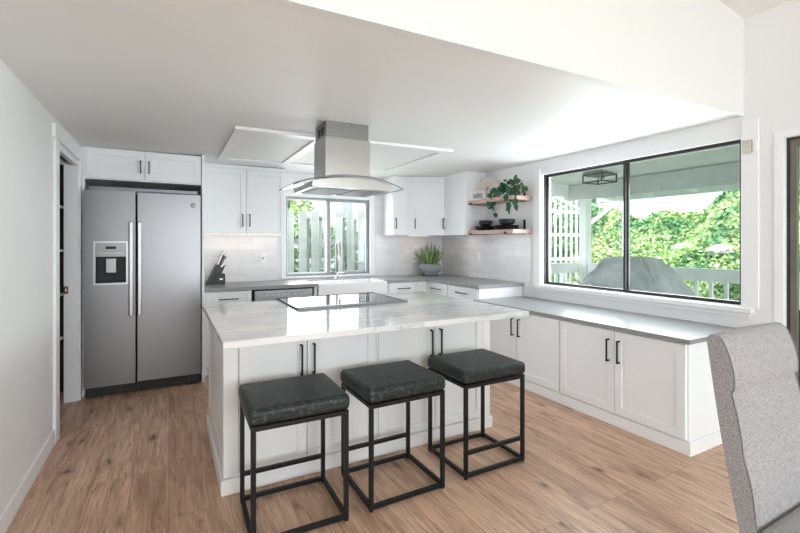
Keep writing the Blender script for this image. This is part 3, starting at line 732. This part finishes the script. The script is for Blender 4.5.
# lower shelf: plates and bowls, each one of its own
def plate_bm(r, h=.02): return MB().lathe([(0, 0), (r*.62, 0), (r*.66, .003), (r, h*.9), (r, h), (r*.97, h), (r*.64, .008), (0, .007)], n=36)
def bowl_bm(r, h): return MB().lathe([(0, 0), (r*.55, 0), (r*.62, .004), (r*.93, h*.55), (r, h), (r*.96, h), (r*.88, h*.55), (r*.5, .01), (0, .01)], n=36)
p0 = plate_bm(.148, .018).build('dinner_plate', 'dark_ceramic'); b0 = bowl_bm(.092, .05).build('bowl', 'dark_ceramic')
place = [(['bottom', 'second', 'third', 'top'], 3.51, 4.265, 'stack nearer the wall cabinet', .9, 3), (['bottom', 'second', 'third', 'top'], 3.51, 3.88, 'stack nearer the patio window', 1.0, 3)]
used = set()
for names, x, y, st, sc, nb in place:
    z = zs2
    for k, nm in enumerate(names):
        o = p0 if 'p' not in used else p0.copy()
        if 'p' in used: C.objects.link(o)
        used.add('p'); o.location = (x, y, z); o.scale = (sc, sc, 1); z += .0115
        tag(o, f'dark stoneware plate, {nm} of the plates in the {st}', 'plate', 'dark plates on the lower shelf')
    z += .0075
    for k, nm in enumerate(['lower', 'middle', 'upper'][:nb]):
        o = b0 if 'b' not in used else b0.copy()
        if 'b' in used: C.objects.link(o)
        used.add('b'); o.location = (x+.0, y-.01, z); o.scale = (sc*1.05, sc*1.05, .85); z += .0145
        tag(o, f'dark stoneware bowl, {nm} one on top of the plates, {st}', 'bowl', 'dark bowls on the lower shelf')
# upper shelf: platter leaning on the wall
T = Matrix.Translation((3.58, 4.305, zs1+.156)) @ Matrix.Rotation(math.radians(24), 4, 'Z') @ Matrix.Rotation(math.radians(-79), 4, 'Y')
b = MB(); b.lathe([(0, .000), (.02, .002), (.11, .003), (.155, .012), (.156, .017), (.15, .017), (.108, .008), (.045, .008), (.04, .012), (.03, .008), (0, .008)], n=48)
o = b.build('platter', 'platter_clay'); o.matrix_world = T; o.location.z = zs1+.154
tag(o, 'round pale clay platter leaning upright on the upper shelf', 'platter')
ctr = MB().lathe([(0, .0105), (.012, .0095), (.016, .013), (.02, .010)], n=24).build('center_motif', 'pot_tan', o); ctr.matrix_parent_inverse.identity()
for v_ in ctr.data.vertices: v_.co += Vector(T.translation)*0
ctr.data.transform(Matrix.Translation(root_loc(o)))
t = thing('platter_stand', 'small black easel foot holding the clay platter', 'stand', (3.60, 4.33, zs1))
for dy in (-.05, .05): MB().bar((3.53, 4.325+dy, zs1+.004), (3.645, 4.325+dy, zs1+.004), .006).bar((3.645, 4.325+dy, zs1+.004), (3.655, 4.325+dy, zs1+.09), .005).build('leg', 'black_metal', t)
# picture frame
t = thing('picture_frame', 'small white framed black and white print on the upper shelf', 'picture frame', (3.47, 4.34, zs1))
T = Matrix.Translation((3.455, 4.352, zs1+.001)) @ Matrix.Rotation(math.radians(38), 4, 'Z') @ Matrix.Rotation(math.radians(12), 4, 'Y')
b = MB()
for y0, y1, z0, z1 in ((-.10, .10, 0, .018), (-.10, .10, .112, .13), (-.10, -.082, .018, .112), (.082, .10, .018, .112)): b.box(-.006, .006, y0, y1, z0, z1, .001, 1, T)
b.build('frame', 'white_plastic', t)
MB().box(-.001, .003, -.083, .083, .017, .113, 0, 1, T).build('mat', 'white_plastic', t)
MB().box(-.003, 0, -.062, .062, .032, .098, 0, 1, T).build('print', 'photo_print', t)
MB().bar((3.47, 4.365, zs1+.09), (3.51, 4.395, zs1+.003), .012, .003).build('easel_back', 'black_metal', t)
# trailing pothos
t = thing('trailing_plant', 'trailing dark green pothos in a terracotta pot on the upper shelf', 'plant', (3.53, 3.77, zs1))
MB().lathe([(0, 0), (.06, 0), (.078, .10), (.083, .10), (.083, .118), (.072, .118), (.07, .10), (0, .10)], (3.53, 3.77, zs1), 28).build('pot', 'pot_tan', t)
MB().lathe([(0, .105), (.07, .103)], (3.53, 3.77, zs1), 20).build('soil', 'soil', t)
vines = [[(3.53, 3.78, 2.02), (3.46, 3.80, 2.10), (3.42, 3.81, 2.115)],
         [(3.53, 3.79, 2.02), (3.45, 3.86, 2.07), (3.40, 3.90, 2.01), (3.385, 3.95, 1.92), (3.385, 3.98, 1.84), (3.385, 3.94, 1.77), (3.385, 3.925, 1.72)],
         [(3.53, 3.79, 2.02), (3.46, 3.90, 2.05), (3.39, 3.95, 1.99), (3.375, 4.01, 1.90), (3.375, 4.0, 1.82)],
         [(3.53, 3.78, 2.02), (3.42, 3.85, 1.99), (3.38, 3.86, 1.93), (3.375, 3.87, 1.87)],
         [(3.53, 3.76, 2.02), (3.47, 3.72, 2.10), (3.44, 3.64, 2.12), (3.42, 3.54, 2.07), (3.41, 3.49, 2.00), (3.40, 3.50, 1.93)],
         [(3.53, 3.76, 2.02), (3.46, 3.66, 2.03), (3.42, 3.60, 1.97), (3.40, 3.59, 1.92)],
         [(3.52, 3.76, 2.02), (3.40, 3.72, 1.98), (3.375, 3.69, 1.88), (3.375, 3.66, 1.80), (3.375, 3.68, 1.74)],
         [(3.52, 3.74, 2.02), (3.42, 3.64, 1.94), (3.375, 3.60, 1.86), (3.375, 3.55, 1.77)],
         [(3.53, 3.77, 2.02), (3.44, 3.70, 2.06), (3.42, 3.62, 2.06)]]
random.seed(11)
def leaf_geo(V, F, c, d, nrm, L, W, fold=.15):
    """heart-shaped leaf: base c, direction d, face normal nrm"""
    d = d.normalized(); s_ = d.cross(nrm).normalized(); nn_ = s_.cross(d)
    pts = [(0, 0), (.12, .42), (.38, .5), (.72, .30), (1, 0), (.72, -.30), (.38, -.5), (.12, -.42), (.45, 0)]
    i0 = len(V)
    for a, b_ in pts: V.append(c+d*(a-.02)*L+s_*b_*W+nn_*(abs(b_)*fold*W - (a**2)*.18*L))
    for k in range(8): F.append((i0+k, i0+(k+1) % 8, i0+8))
bs = MB(); leaves = []
for vi, vn in enumerate(vines):
    bs.tube(vn, .0028, 5)
    P_ = [Vector(p) for p in vn]
    for a, b_ in zip(P_, P_[1:]):
        k = max(1, int((b_-a).length/.022))
        for j in range(k):
            if random.random() < .12: continue
            c = a.lerp(b_, (j+random.random())/k)
            leaves.append(c)
bs.build('vine', 'pothos', t)
for c in leaves[:98]:
    V = []; F = []
    d = Vector((random.uniform(-.7, .1), random.uniform(-.9, .9), random.uniform(-1, .3))); nrm = Vector((-1, random.uniform(-.7, .2), random.uniform(-.1, .8)))
    L = random.uniform(.05, .085)
    leaf_geo(V, F, c, d, nrm, L, L*.9); raw('leaf', V, F, 'pothos', t)

# ------------------------------------------------------------------ things on the worktop
t = thing('potted_plant', 'spiky green potted succulent in a grey bowl pot, back corner of worktop', 'plant', (3.29, 5.21, .915))
MB().lathe([(0, 0), (.09, 0), (.098, .01), (.10, .025), (.15, .06), (.165, .10), (.16, .14), (.135, .172), (.125, .172), (.13, .15), (0, .15)], (3.29, 5.21, .915), 40, Matrix.Identity(4)).build('pot', 'pot_grey', t)
MB().lathe([(0, .165), (.06, .162), (.125, .155)], (3.29, 5.21, .915), 24).build('soil', 'soil', t)
MB().lathe([(0, 0), (.11, 0), (.12, .006), (.12, .010), (0, .006)], (3.29, 5.21, .905+.0105), 32).build('saucer', 'dark_gap', t)
random.seed(5)
for i in range(52):
    az = random.uniform(0, 2*PI); tilt = random.uniform(.25, 1.35); L = random.uniform(.22, .36)*(1.0-.2*tilt/1.25)
    base_ = Vector((3.29, 5.21, 1.075))+Vector((math.cos(az), math.sin(az), 0))*random.uniform(.0, .07)
    o_ = Vector((math.cos(az), math.sin(az), 0)); V = []; F = []
    n_ = 5; sd_ = o_.cross(Z)
    for k in range(n_+1):
        q = k/n_; c = base_+Z*L*q*math.cos(tilt*(1-.3*q))+o_*L*q*math.sin(tilt*(1-.3*q)); wd = .021*(1-q)**.6*(1+.6*q)+.0006
        nn_ = (Z*-math.sin(tilt)+o_*math.cos(tilt))
        c.y = min(c.y, 5.44); V += [c-sd_*wd, c+nn_*wd*.5, c+sd_*wd]
    for k in range(n_): a = 3*k; F += [(a, a+1, a+4, a+3), (a+1, a+2, a+5, a+4), (a+2, a, a+3, a+5)]
    raw('leaf', V, F, 'aloe', t, True)

# knife block
t = thing('knife_block', 'black knife block full of steel knives on the counter beside the refrigerator', 'knife block', (.46, 5.28, .915))
T = Matrix.Translation((.40, 5.27, .915)) @ Matrix.Rotation(math.radians(22), 4, 'Y')
b = MB()
b.prism([(.365, .918), (.455, .918), (.535, 1.10), (.47, 1.145)], 5.22, 5.33, 'Y')
b.build('block', 'knife_block', t)
b = MB(); b.box(.462, .560, 5.215, 5.325, .918, 1.035, .004); fb = b.build('steak_knife_block', 'knife_block', t)
MB().box(.50, .535, 5.2135, 5.216, .965, .982).build('label_plate', 'white_plastic', fb)
dirv = Vector((.40, 0, .92)).normalized()
for i in range(6):
    px = .478+.024*(i % 3); py = 5.24+.06*(i//3); z0 = 1.135-.014*(i % 3)
    L = (.14, .13, .10, .17, .16, .13)[i]
    p0_ = Vector((px, py, z0)); kn = MB().bar(p0_-dirv*.02, p0_+dirv*L, .013, .018, .003).build('knife_handle', 'black_handle' if i in (1, 5) else 'steel_handle', t)
for i in range(6):
    px = .478+.026*(i % 3); py = 5.24+.05*(i//3); p0_ = Vector((px, py, 1.03))
    MB().bar(p0_, p0_+dirv*.105, .012, .018, .003).build('steak_knife', 'black_handle' if i % 2 else 'steel_handle', t)

# outlets and switches
def plate(name, lab, cat, c, axis, w_=.072, h_=.115, kind='outlet'):
    t = thing(name, lab, cat, c)
    x, y, z = c
    if axis == 'Y':
        MB().box(x-w_/2, x+w_/2, y-.006, y, z-h_/2, z+h_/2, .0015).build('cover_plate', 'white_plastic', t)
        b = MB(); b.box(x-.017, x+.017, y-.008, y-.0055, z-.034, z+.034, .001)
        b.build('rocker' if kind == 'switch' else 'receptacle', 'white_plastic', t)
        if kind == 'outlet': MB().box(x-.012, x+.012, y-.009, y-.0075, z-.012, z+.012).build('socket', 'pot_grey', t)
    else:
        MB().box(x-.006, x, y-w_/2, y+w_/2, z-h_/2, z+h_/2, .0015).build('cover_plate', 'white_plastic', t)
        MB().box(x-.009, x-.0055, y-.017, y+.017, z-.034, z+.034, .001).build('rocker' if kind == 'switch' else 'receptacle', 'white_plastic', t)
plate('wall_outlet', 'white outlet on the tile left of the sink window', 'outlet', (1.02, YB-.009, 1.195), 'Y')
plate('wall_outlet', 'white outlet on the tile just behind the spiky succulent', 'outlet', (3.17, YB-.009, 1.15), 'Y')
plate('wall_switch', 'white switch on the tile beneath the open shelves', 'switch', (XR-.009, 4.555, 1.20), 'X', kind='switch')
t = thing('door_sensor', 'small beige sensor box beside the top corner of the patio window', 'sensor', (XR, 1.53, 2.07))
MB().box(XR-.046, XR-.0165, 1.505, 1.558, 2.02, 2.115, .004).build('housing', 'beige_plastic', t)
MB().box(XR-.030, XR-.0165, 1.475, 1.500, 2.03, 2.105, .003).build('magnet', 'white_plastic', t)

# warm under-cabinet lamps
area('under_cabinet_lamp', (.75, 5.32, 1.475), (0, .15, -1), .75, .05, .35, (1, .80, .62))
area('under_cabinet_lamp', (3.1, 5.28, 1.475), (0, .15, -1), .35, .05, .22, (1, .82, .66))
area('under_cabinet_lamp', (3.52, 4.7, 1.478), (.15, 0, -1), .05, .4, .4, (1, .85, .72))

# ------------------------------------------------------------------ outside: deck, roof, railing
def hillz(x, y):
    s_ = max(0, min(1, (x-7.5)/3.0)); top = 2.0+.10*math.sin(y*.9)+max(0, min(1.6, (5.3-y)*.9))
    s2 = max(0, (x-10.5))*.25
    return -.55+(top+.55)*(s_**.85)+s2+.09*math.sin(x*3.1+y*2.3)+.07*math.sin(y*4.2-x*1.7)
b = MB()
for i in range(26): x = 3.83+i*.143; b.box(x, x+.137, -4, 5.3, -.16, -.13)
struct(b.build('deck_floor', 'deck_wood'))
struct(MB().box(-8, 30, -12, 30, -1.2, -.9).build('ground', 'grass'))
rf = struct_root('patio_roof', (5, 2, 2.4))
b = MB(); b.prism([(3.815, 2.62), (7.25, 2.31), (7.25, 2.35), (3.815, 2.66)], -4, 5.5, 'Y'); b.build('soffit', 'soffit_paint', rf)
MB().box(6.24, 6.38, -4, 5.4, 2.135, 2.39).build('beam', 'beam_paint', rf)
for k in range(13): y = -3.3+k*.70; b = MB(); b.prism([(6.39, 2.25), (7.24, 2.17), (7.24, 2.31), (6.39, 2.38)], y, y+.045, 'Y'); b.build('rafter', 'exterior_white', rf)
MB().box(7.25, 7.29, -4, 5.5, 2.15, 2.34).build('fascia', 'exterior_white', rf)
MB().box(3.83, 6.24, 5.3, 5.42, 2.20, 2.45).build('beam', 'exterior_white', rf)
pst = tag(MB().box(6.24, 6.38, 4.94, 5.08, -.13, 2.135, .004).build('patio_post', 'exterior_white'), 'square white corner post holding up the patio roof', 'post')
def railing(lab, p, q, grp, mat_='exterior_white'):
    p, q = Vector(p), Vector(q); d = (q-p); L = d.length; d.normalize(); t = thing('deck_railing', lab, 'railing', tuple((p+q)/2))
    ex = (abs(d.x) > .5); b = MB(); b.box(min(p.x, q.x)-(0 if ex else .055), max(p.x, q.x)+(0 if ex else .055), min(p.y, q.y)-(.055 if ex else 0), max(p.y, q.y)+(.055 if ex else 0), 1.01, 1.04); b.build('top_rail', mat_, t)
    MB().box(min(p.x, q.x), max(p.x, q.x), p.y-.045, p.y-.02, .87, 1.01).build('fascia_board', mat_, t) if ex else MB().box(p.x-.05, p.x-.025, min(p.y, q.y), max(p.y, q.y), .87, 1.01).build('fascia_board', mat_, t)
    MB().bar(p+Z*.02, q+Z*.02, .04, .06).build('bottom_rail', mat_, t)
    n_ = int(L/.178)
    for i in range(min(n_, 95)): c = p+d*(.09+i*.178); MB().box(c.x-.02, c.x+.02, c.y-.02, c.y+.02, .04, .88).build('baluster', mat_, t)
railing('long white deck railing seen through the patio window behind the grill', (6.31, 4.93, 0), (6.31, -3.0, 0), '')
railing('short white deck railing at the far left end of the patio', (3.86, 5.12, 0), (6.22, 5.12, 0), '')
# lattice trellis
t = thing('trellis', 'tall white slatted trellis beyond the deck end, seen left in the patio window', 'trellis', (5.9, 6.2, 0))
b = MB()
for i in range(18): x = 5.2+i*.155; b.box(x, x+.045, 6.20, 6.225, -.9, 2.75-.32*(x-5.2)/1.0*.6)
b.build('slats', 'exterior_white', t)
b = MB()
for z in (.35, 1.02, 1.52, 2.0): b.box(5.15, 7.9, 6.225, 6.25, z, z+.06)
b.build('cross_rails', 'exterior_white', t)
MB().bar((5.1, 6.19, 2.86), (7.9, 6.19, 2.0), .08, .04).build('top_rail', 'exterior_white', t)
t = thing('stair_handrail', 'white sloping stair handrail climbing the ivy bank behind the corner post', 'handrail', (8.4, 5.6, 0))
b = MB(); b.bar((8.0, 6.35, 1.72), (8.0, 5.45, 2.30), .05, .07); b.build('rail', 'exterior_white', t)
for k in (0, 1): p_ = Vector((8.0, 6.35, 1.72)).lerp(Vector((8.0, 5.45, 2.30)), k); MB().box(p_.x-.02, p_.x+.02, p_.y-.02, p_.y+.02, hillz(8, p_.y)-.05, p_.z).build('post', 'exterior_white', t)
# covered grill
t = thing('covered_grill', 'grill under a wrinkled grey cloth cover on the deck outside the window', 'grill', (5.3, 3.5, -.13))
secs = [(-.13, 2.98, 3.98, 4.98, 5.62), (.45, 2.96, 4.0, 4.96, 5.64), (.72, 2.93, 4.02, 4.93, 5.66), (.82, 2.91, 4.04, 4.92, 5.68), (.86, 2.95, 4.0, 4.94, 5.66), (.96, 3.04, 3.93, 5.0, 5.6), (1.08, 3.15, 3.86, 5.06, 5.55), (1.17, 3.24, 3.80, 5.14, 5.48), (1.19, 3.32, 3.72, 5.22, 5.4)]
V = []; F = []; n_ = 64; random.seed(3)
for k, (z, y0, y1, x0, x1) in enumerate(secs):
    for i in range(n_):
        a = 2*PI*i/n_; ca, sa = math.cos(a), math.sin(a); e = .35
        px = math.copysign(abs(ca)**e, ca); py = math.copysign(abs(sa)**e, sa)
        wr = .028*math.sin(a*7+k*1.3)+.018*math.sin(a*15-k*.9); 
        V.append(((x0+x1)/2+px*((x1-x0)/2+wr), (y0+y1)/2+py*((y1-y0)/2+wr), z+(.012*math.sin(a*5+k) if k > 3 else 0)))
for k in range(len(secs)-1):
    for i in range(n_): F.append((k*n_+i, k*n_+(i+1) % n_, (k+1)*n_+(i+1) % n_, (k+1)*n_+i))
F.append(tuple((len(secs)-1)*n_+i for i in range(n_)))
raw('cover', V, F, 'cover_cloth', t, True)
MB().tube([(5.0, 4.0, .80), (4.95, 4.08, .86), (4.99, 4.12, .88)], .012, 8).build('side_tie', 'cover_cloth', t)
# patio lantern
t = thing('ceiling_lantern', 'rectangular caged flush lantern under the patio roof', 'lantern', (5.75, 4.30, 2.4))
b = MB(); x0, x1, y0, y1, z0, z1 = 5.58, 5.92, 4.15, 4.47, 2.30, 2.41
for x in (x0, x1):
    for y in (y0, y1): b.box(x-.008, x+.008, y-.008, y+.008, z0, z1)
for z in (z0, z1):
    for y in (y0, y1): b.box(x0, x1, y-.008, y+.008, z-.008, z+.008)
    for x in (x0, x1): b.box(x-.008, x+.008, y0, y1, z-.008, z+.008)
b.build('cage', 'bronze_frame', t)
MB().box(x0, x1, y0, y1, z1, z1+.045).build('canopy', 'grey_frame', t)
for x in (5.67, 5.85): 
    s_ = MB().tube([(x, 4.31, 2.41), (x, 4.31, 2.36)], .015, 10).build('lamp_socket', 'grey_frame', t)
    MB().lathe([(0, -.035), (.018, -.03), (.026, -.01), (.02, .01), (.012, .02)], (x, 4.31, 2.345), 14).build('bulb', 'white_plastic', s_)

# ------------------------------------------------------------------ the ivy bank
V = []; F = []; nx, ny = 40, 90
for i in range(nx+1):
    for j in range(ny+1): x = 7.3+i*6.5/nx; y = -6+j*20/ny; V.append((x, y, hillz(x, y)))
for i in range(nx):
    for j in range(ny): a = i*(ny+1)+j; F.append((a, a+ny+1, a+ny+2, a+1))
hl = raw('hillside', V, F, 'hill_ground', None, True); struct(hl)
def foliage(name, pts, size, material, seed, lab, cat):
    random.seed(seed); V = []; F = []
    for (x, y, z) in pts:
        c = Vector((x, y, z)); d = Vector((random.uniform(-1, 1), random.uniform(-1, 1), random.uniform(-.6, .8))); nrm = Vector((random.uniform(-1.2, .3), random.uniform(-.8, .8), random.uniform(.1, 1)))
        L = size*random.uniform(.6, 1.3); d.normalize(); s_ = d.cross(nrm)
        if s_.length < 1e-3: continue
        s_.normalize(); i0 = len(V)
        V += [c, c+d*L*.5+s_*L*.4, c+d*L, c+d*L*.5-s_*L*.4]; F.append((i0, i0+1, i0+2, i0+3))
    o = raw(name, V, F, material); tag(o, lab, cat, kind='stuff'); return o
random.seed(21); A = []; B = []
for _ in range(44000):
    x = 7.35+random.random()**1.1*3.9; y = random.uniform(-1.5, 9.5); z = hillz(x, y)+random.uniform(0, .10)
    (A if math.sin(x*2.1+y*1.3)+math.sin(y*3.3-x)+random.uniform(-1, 1) > -.6 else B).append((x, y, z))
foliage('ivy', A+B, .088, 'ivy_bank', 1, 'dense green ivy covering the bank behind the deck', 'ivy')
# boulders in the bank
for lab, x, y, s_ in (('pale boulder in the middle of the ivy bank', 8.8, 4.1, .16), ('pale boulder high in the ivy bank at the right of the window', 9.4, 3.6, .17), ('pale boulder low behind the deck railing', 7.9, 3.1, .15), ('pale boulder upper left in the ivy bank', 9.6, 5.2, .15)):
    bm_ = MB(); bmesh.ops.create_icosphere(bm_.bm, subdivisions=2, radius=1)
    for v in bm_.bm.verts: v.co = Vector((v.co.x*s_*1.0, v.co.y*s_*1.5, v.co.z*s_*.65))*(1+.18*math.sin(v.co.x*7+x*9)*math.cos(v.co.y*5+y))
    bm_.bm.transform(Matrix.Translation((x, y, hillz(x, y)+.06)))
    tag(bm_.build('boulder', 'stone'), lab, 'boulder')
# white fence on top of the bank
t = thing('hilltop_fence', 'white board fence along the top of the ivy bank', 'fence', (10.9, 6.5, 2.0))
b = MB()
for i in range(34): y = 4.6+i*.16; b.box(10.85, 10.88, y, y+.145, 1.9, 2.62)
b.build('boards', 'exterior_white', t)
MB().box(10.80, 10.85, 4.6, 10.05, 2.60, 2.66).build('cap_rail', 'exterior_white', t)
# shrubs beyond the trellis and above the bank
def shrub(lab, cx, cy, cz, rx, ry, rz_, n_, size, mt_, seed):
    t = thing('shrub', lab, 'shrub', (cx, cy, cz-rz_)); random.seed(seed)
    MB().tube([(cx, cy, cz-rz_-.8), (cx, cy, cz)], [.06, .03], 7).build('trunk', 'dark_wood', t)
    V = []; F = []
    for _ in range(n_):
        v = Vector((random.gauss(0, 1), random.gauss(0, 1), random.gauss(0, 1))).normalized()*random.uniform(.55, 1.0)
        c = Vector((cx+v.x*rx, cy+v.y*ry, cz+v.z*rz_)); d = Vector((random.uniform(-1, 1), random.uniform(-1, 1), random.uniform(-1, .6))).normalized()
        s_ = d.cross(Vector((random.uniform(-1, 1), random.uniform(-1, 1), 1))).normalized(); L = size*random.uniform(.6, 1.4); i0 = len(V)
        V += [c, c+d*L*.5+s_*L*.35, c+d*L, c+d*L*.5-s_*L*.35]; F.append((i0, i0+1, i0+2, i0+3))
    raw('foliage', V, F, mt_, t)
shrub('tall dark green shrub behind the white trellis, nearest the house', 6.6, 8.3, 1.4, 1.3, .9, 1.9, 2600, .15, 'ivy_dark', 31)
shrub('dark green shrub behind the patio corner post', 9.2, 8.2, 2.0, 1.3, 1.2, 1.6, 2600, .15, 'ivy_dark', 32)
shrub('light green bush on the bank above the deck roof line at right', 10.6, 3.6, 3.3, 1.0, 1.5, .7, 2600, .14, 'ivy', 33)

# dark bench, added to fill the dark area outside the slider
t = thing('dark_filler_bench', 'dark low bench added to fill the dark area outside the sliding door', 'bench', (5.2, .9, -.13))
MB().box(4.75, 5.5, .2, 1.9, .22, .34, .02, 2).build('seat', 'deck_box', t); MB().box(5.4, 5.52, .2, 1.9, .34, .72, .02, 2).build('backrest', 'deck_box', t)
for x in (4.8, 5.45):
    for y in (.26, 1.84): MB().box(x-.03, x+.03, y-.03, y+.03, -.13, .22).build('leg', 'deck_box', t)

# ------------------------------------------------------------------ outside the sink window
t = thing('garden_fence', 'weathered white board fence outside the sink window', 'fence', (2.4, 7.2, -.9))
i = 0; x = .2
while x < 6.0:
    zt = 1.90+.035*(x-1.7)+(.03 if i % 2 else 0)
    MB().box(x, x+.135, 7.16, 7.185, -.9, zt, .002).build('board', 'fence_board', t); x += .215; i += 1
b = MB(); b.box(.2, 6.0, 7.21, 7.25, .1, .2); b.box(.2, 6.0, 7.21, 7.25, 1.35, 1.45); b.build('rail', 'fence_board', t)
x = .2+.135; i = 0
for k in range(26):
    xx = .2+.215*k+.135
    if k % 3 != 1: 
        p_ = MB().box(xx+.01, xx+.07, 7.225, 7.25, -.9, 1.76+.03*(k % 2)).build('back_board', 'fence_board', t)
        MB().lathe([(0, 0), (.045, 0), (.05, .02), (.045, .05), (.03, .065), (0, .07)], (xx+.04, 7.237, 1.76+.03*(k % 2)), 12).build('post_cap', 'knife_block' if False else 'pot_grey', p_)
random.seed(9)
pts = [(random.uniform(.9, 4.2), random.uniform(7.32, 7.6), random.uniform(-.4, 1.75)) for _ in range(5200)]
foliage('climbing_vine', pts, .11, 'ivy', 4, 'green climbing vine behind the white board fence', 'vine')
shrub('pale leafy bush rising above the board fence at left of the sink window', 1.95, 8.0, 2.25, .55, .4, .5, 420, .13, 'ivy', 40)
t = thing('neighbour_house', 'pale neighbouring house with a window beyond the fence', 'house', (3.5, 11, 0))
b = MB(); b.box(2.9, 9, 10.2, 14, -.9, 4.2); b.build('wall', 'house_siding', t)
fr = MB().box(3.72, 4.15, 10.15, 10.2, 1.9, 3.1).build('window', 'exterior_white', t); MB().box(3.78, 4.09, 10.14, 10.15, 1.96, 3.04).build('pane', 'screen_glass' if False else 'pot_grey', fr)
b = MB(); b.box(-1.5, 2.9, 11, 14, -.9, 3.0); b.build('garage_wall', 'house_siding', t)
b = MB(); b.prism([(9.9, 3.3), (14.2, 5.0), (14.2, 5.1), (9.9, 3.4)], 2.6, 9.2, 'X'); b.build('roof', 'exterior_white', t)
# eave of this house above the sink window
struct(MB().box(-1, 4.2, YB+.15, 6.1, 2.42, 2.50).build('roof_eave', 'exterior_white'))
# roof above everything so the sky does not shine on the ceilings
struct(MB().box(-3.1, XR+.3, -3.9, YB+.2, 4.3, 4.36).build('roof', 'deck_wood'))
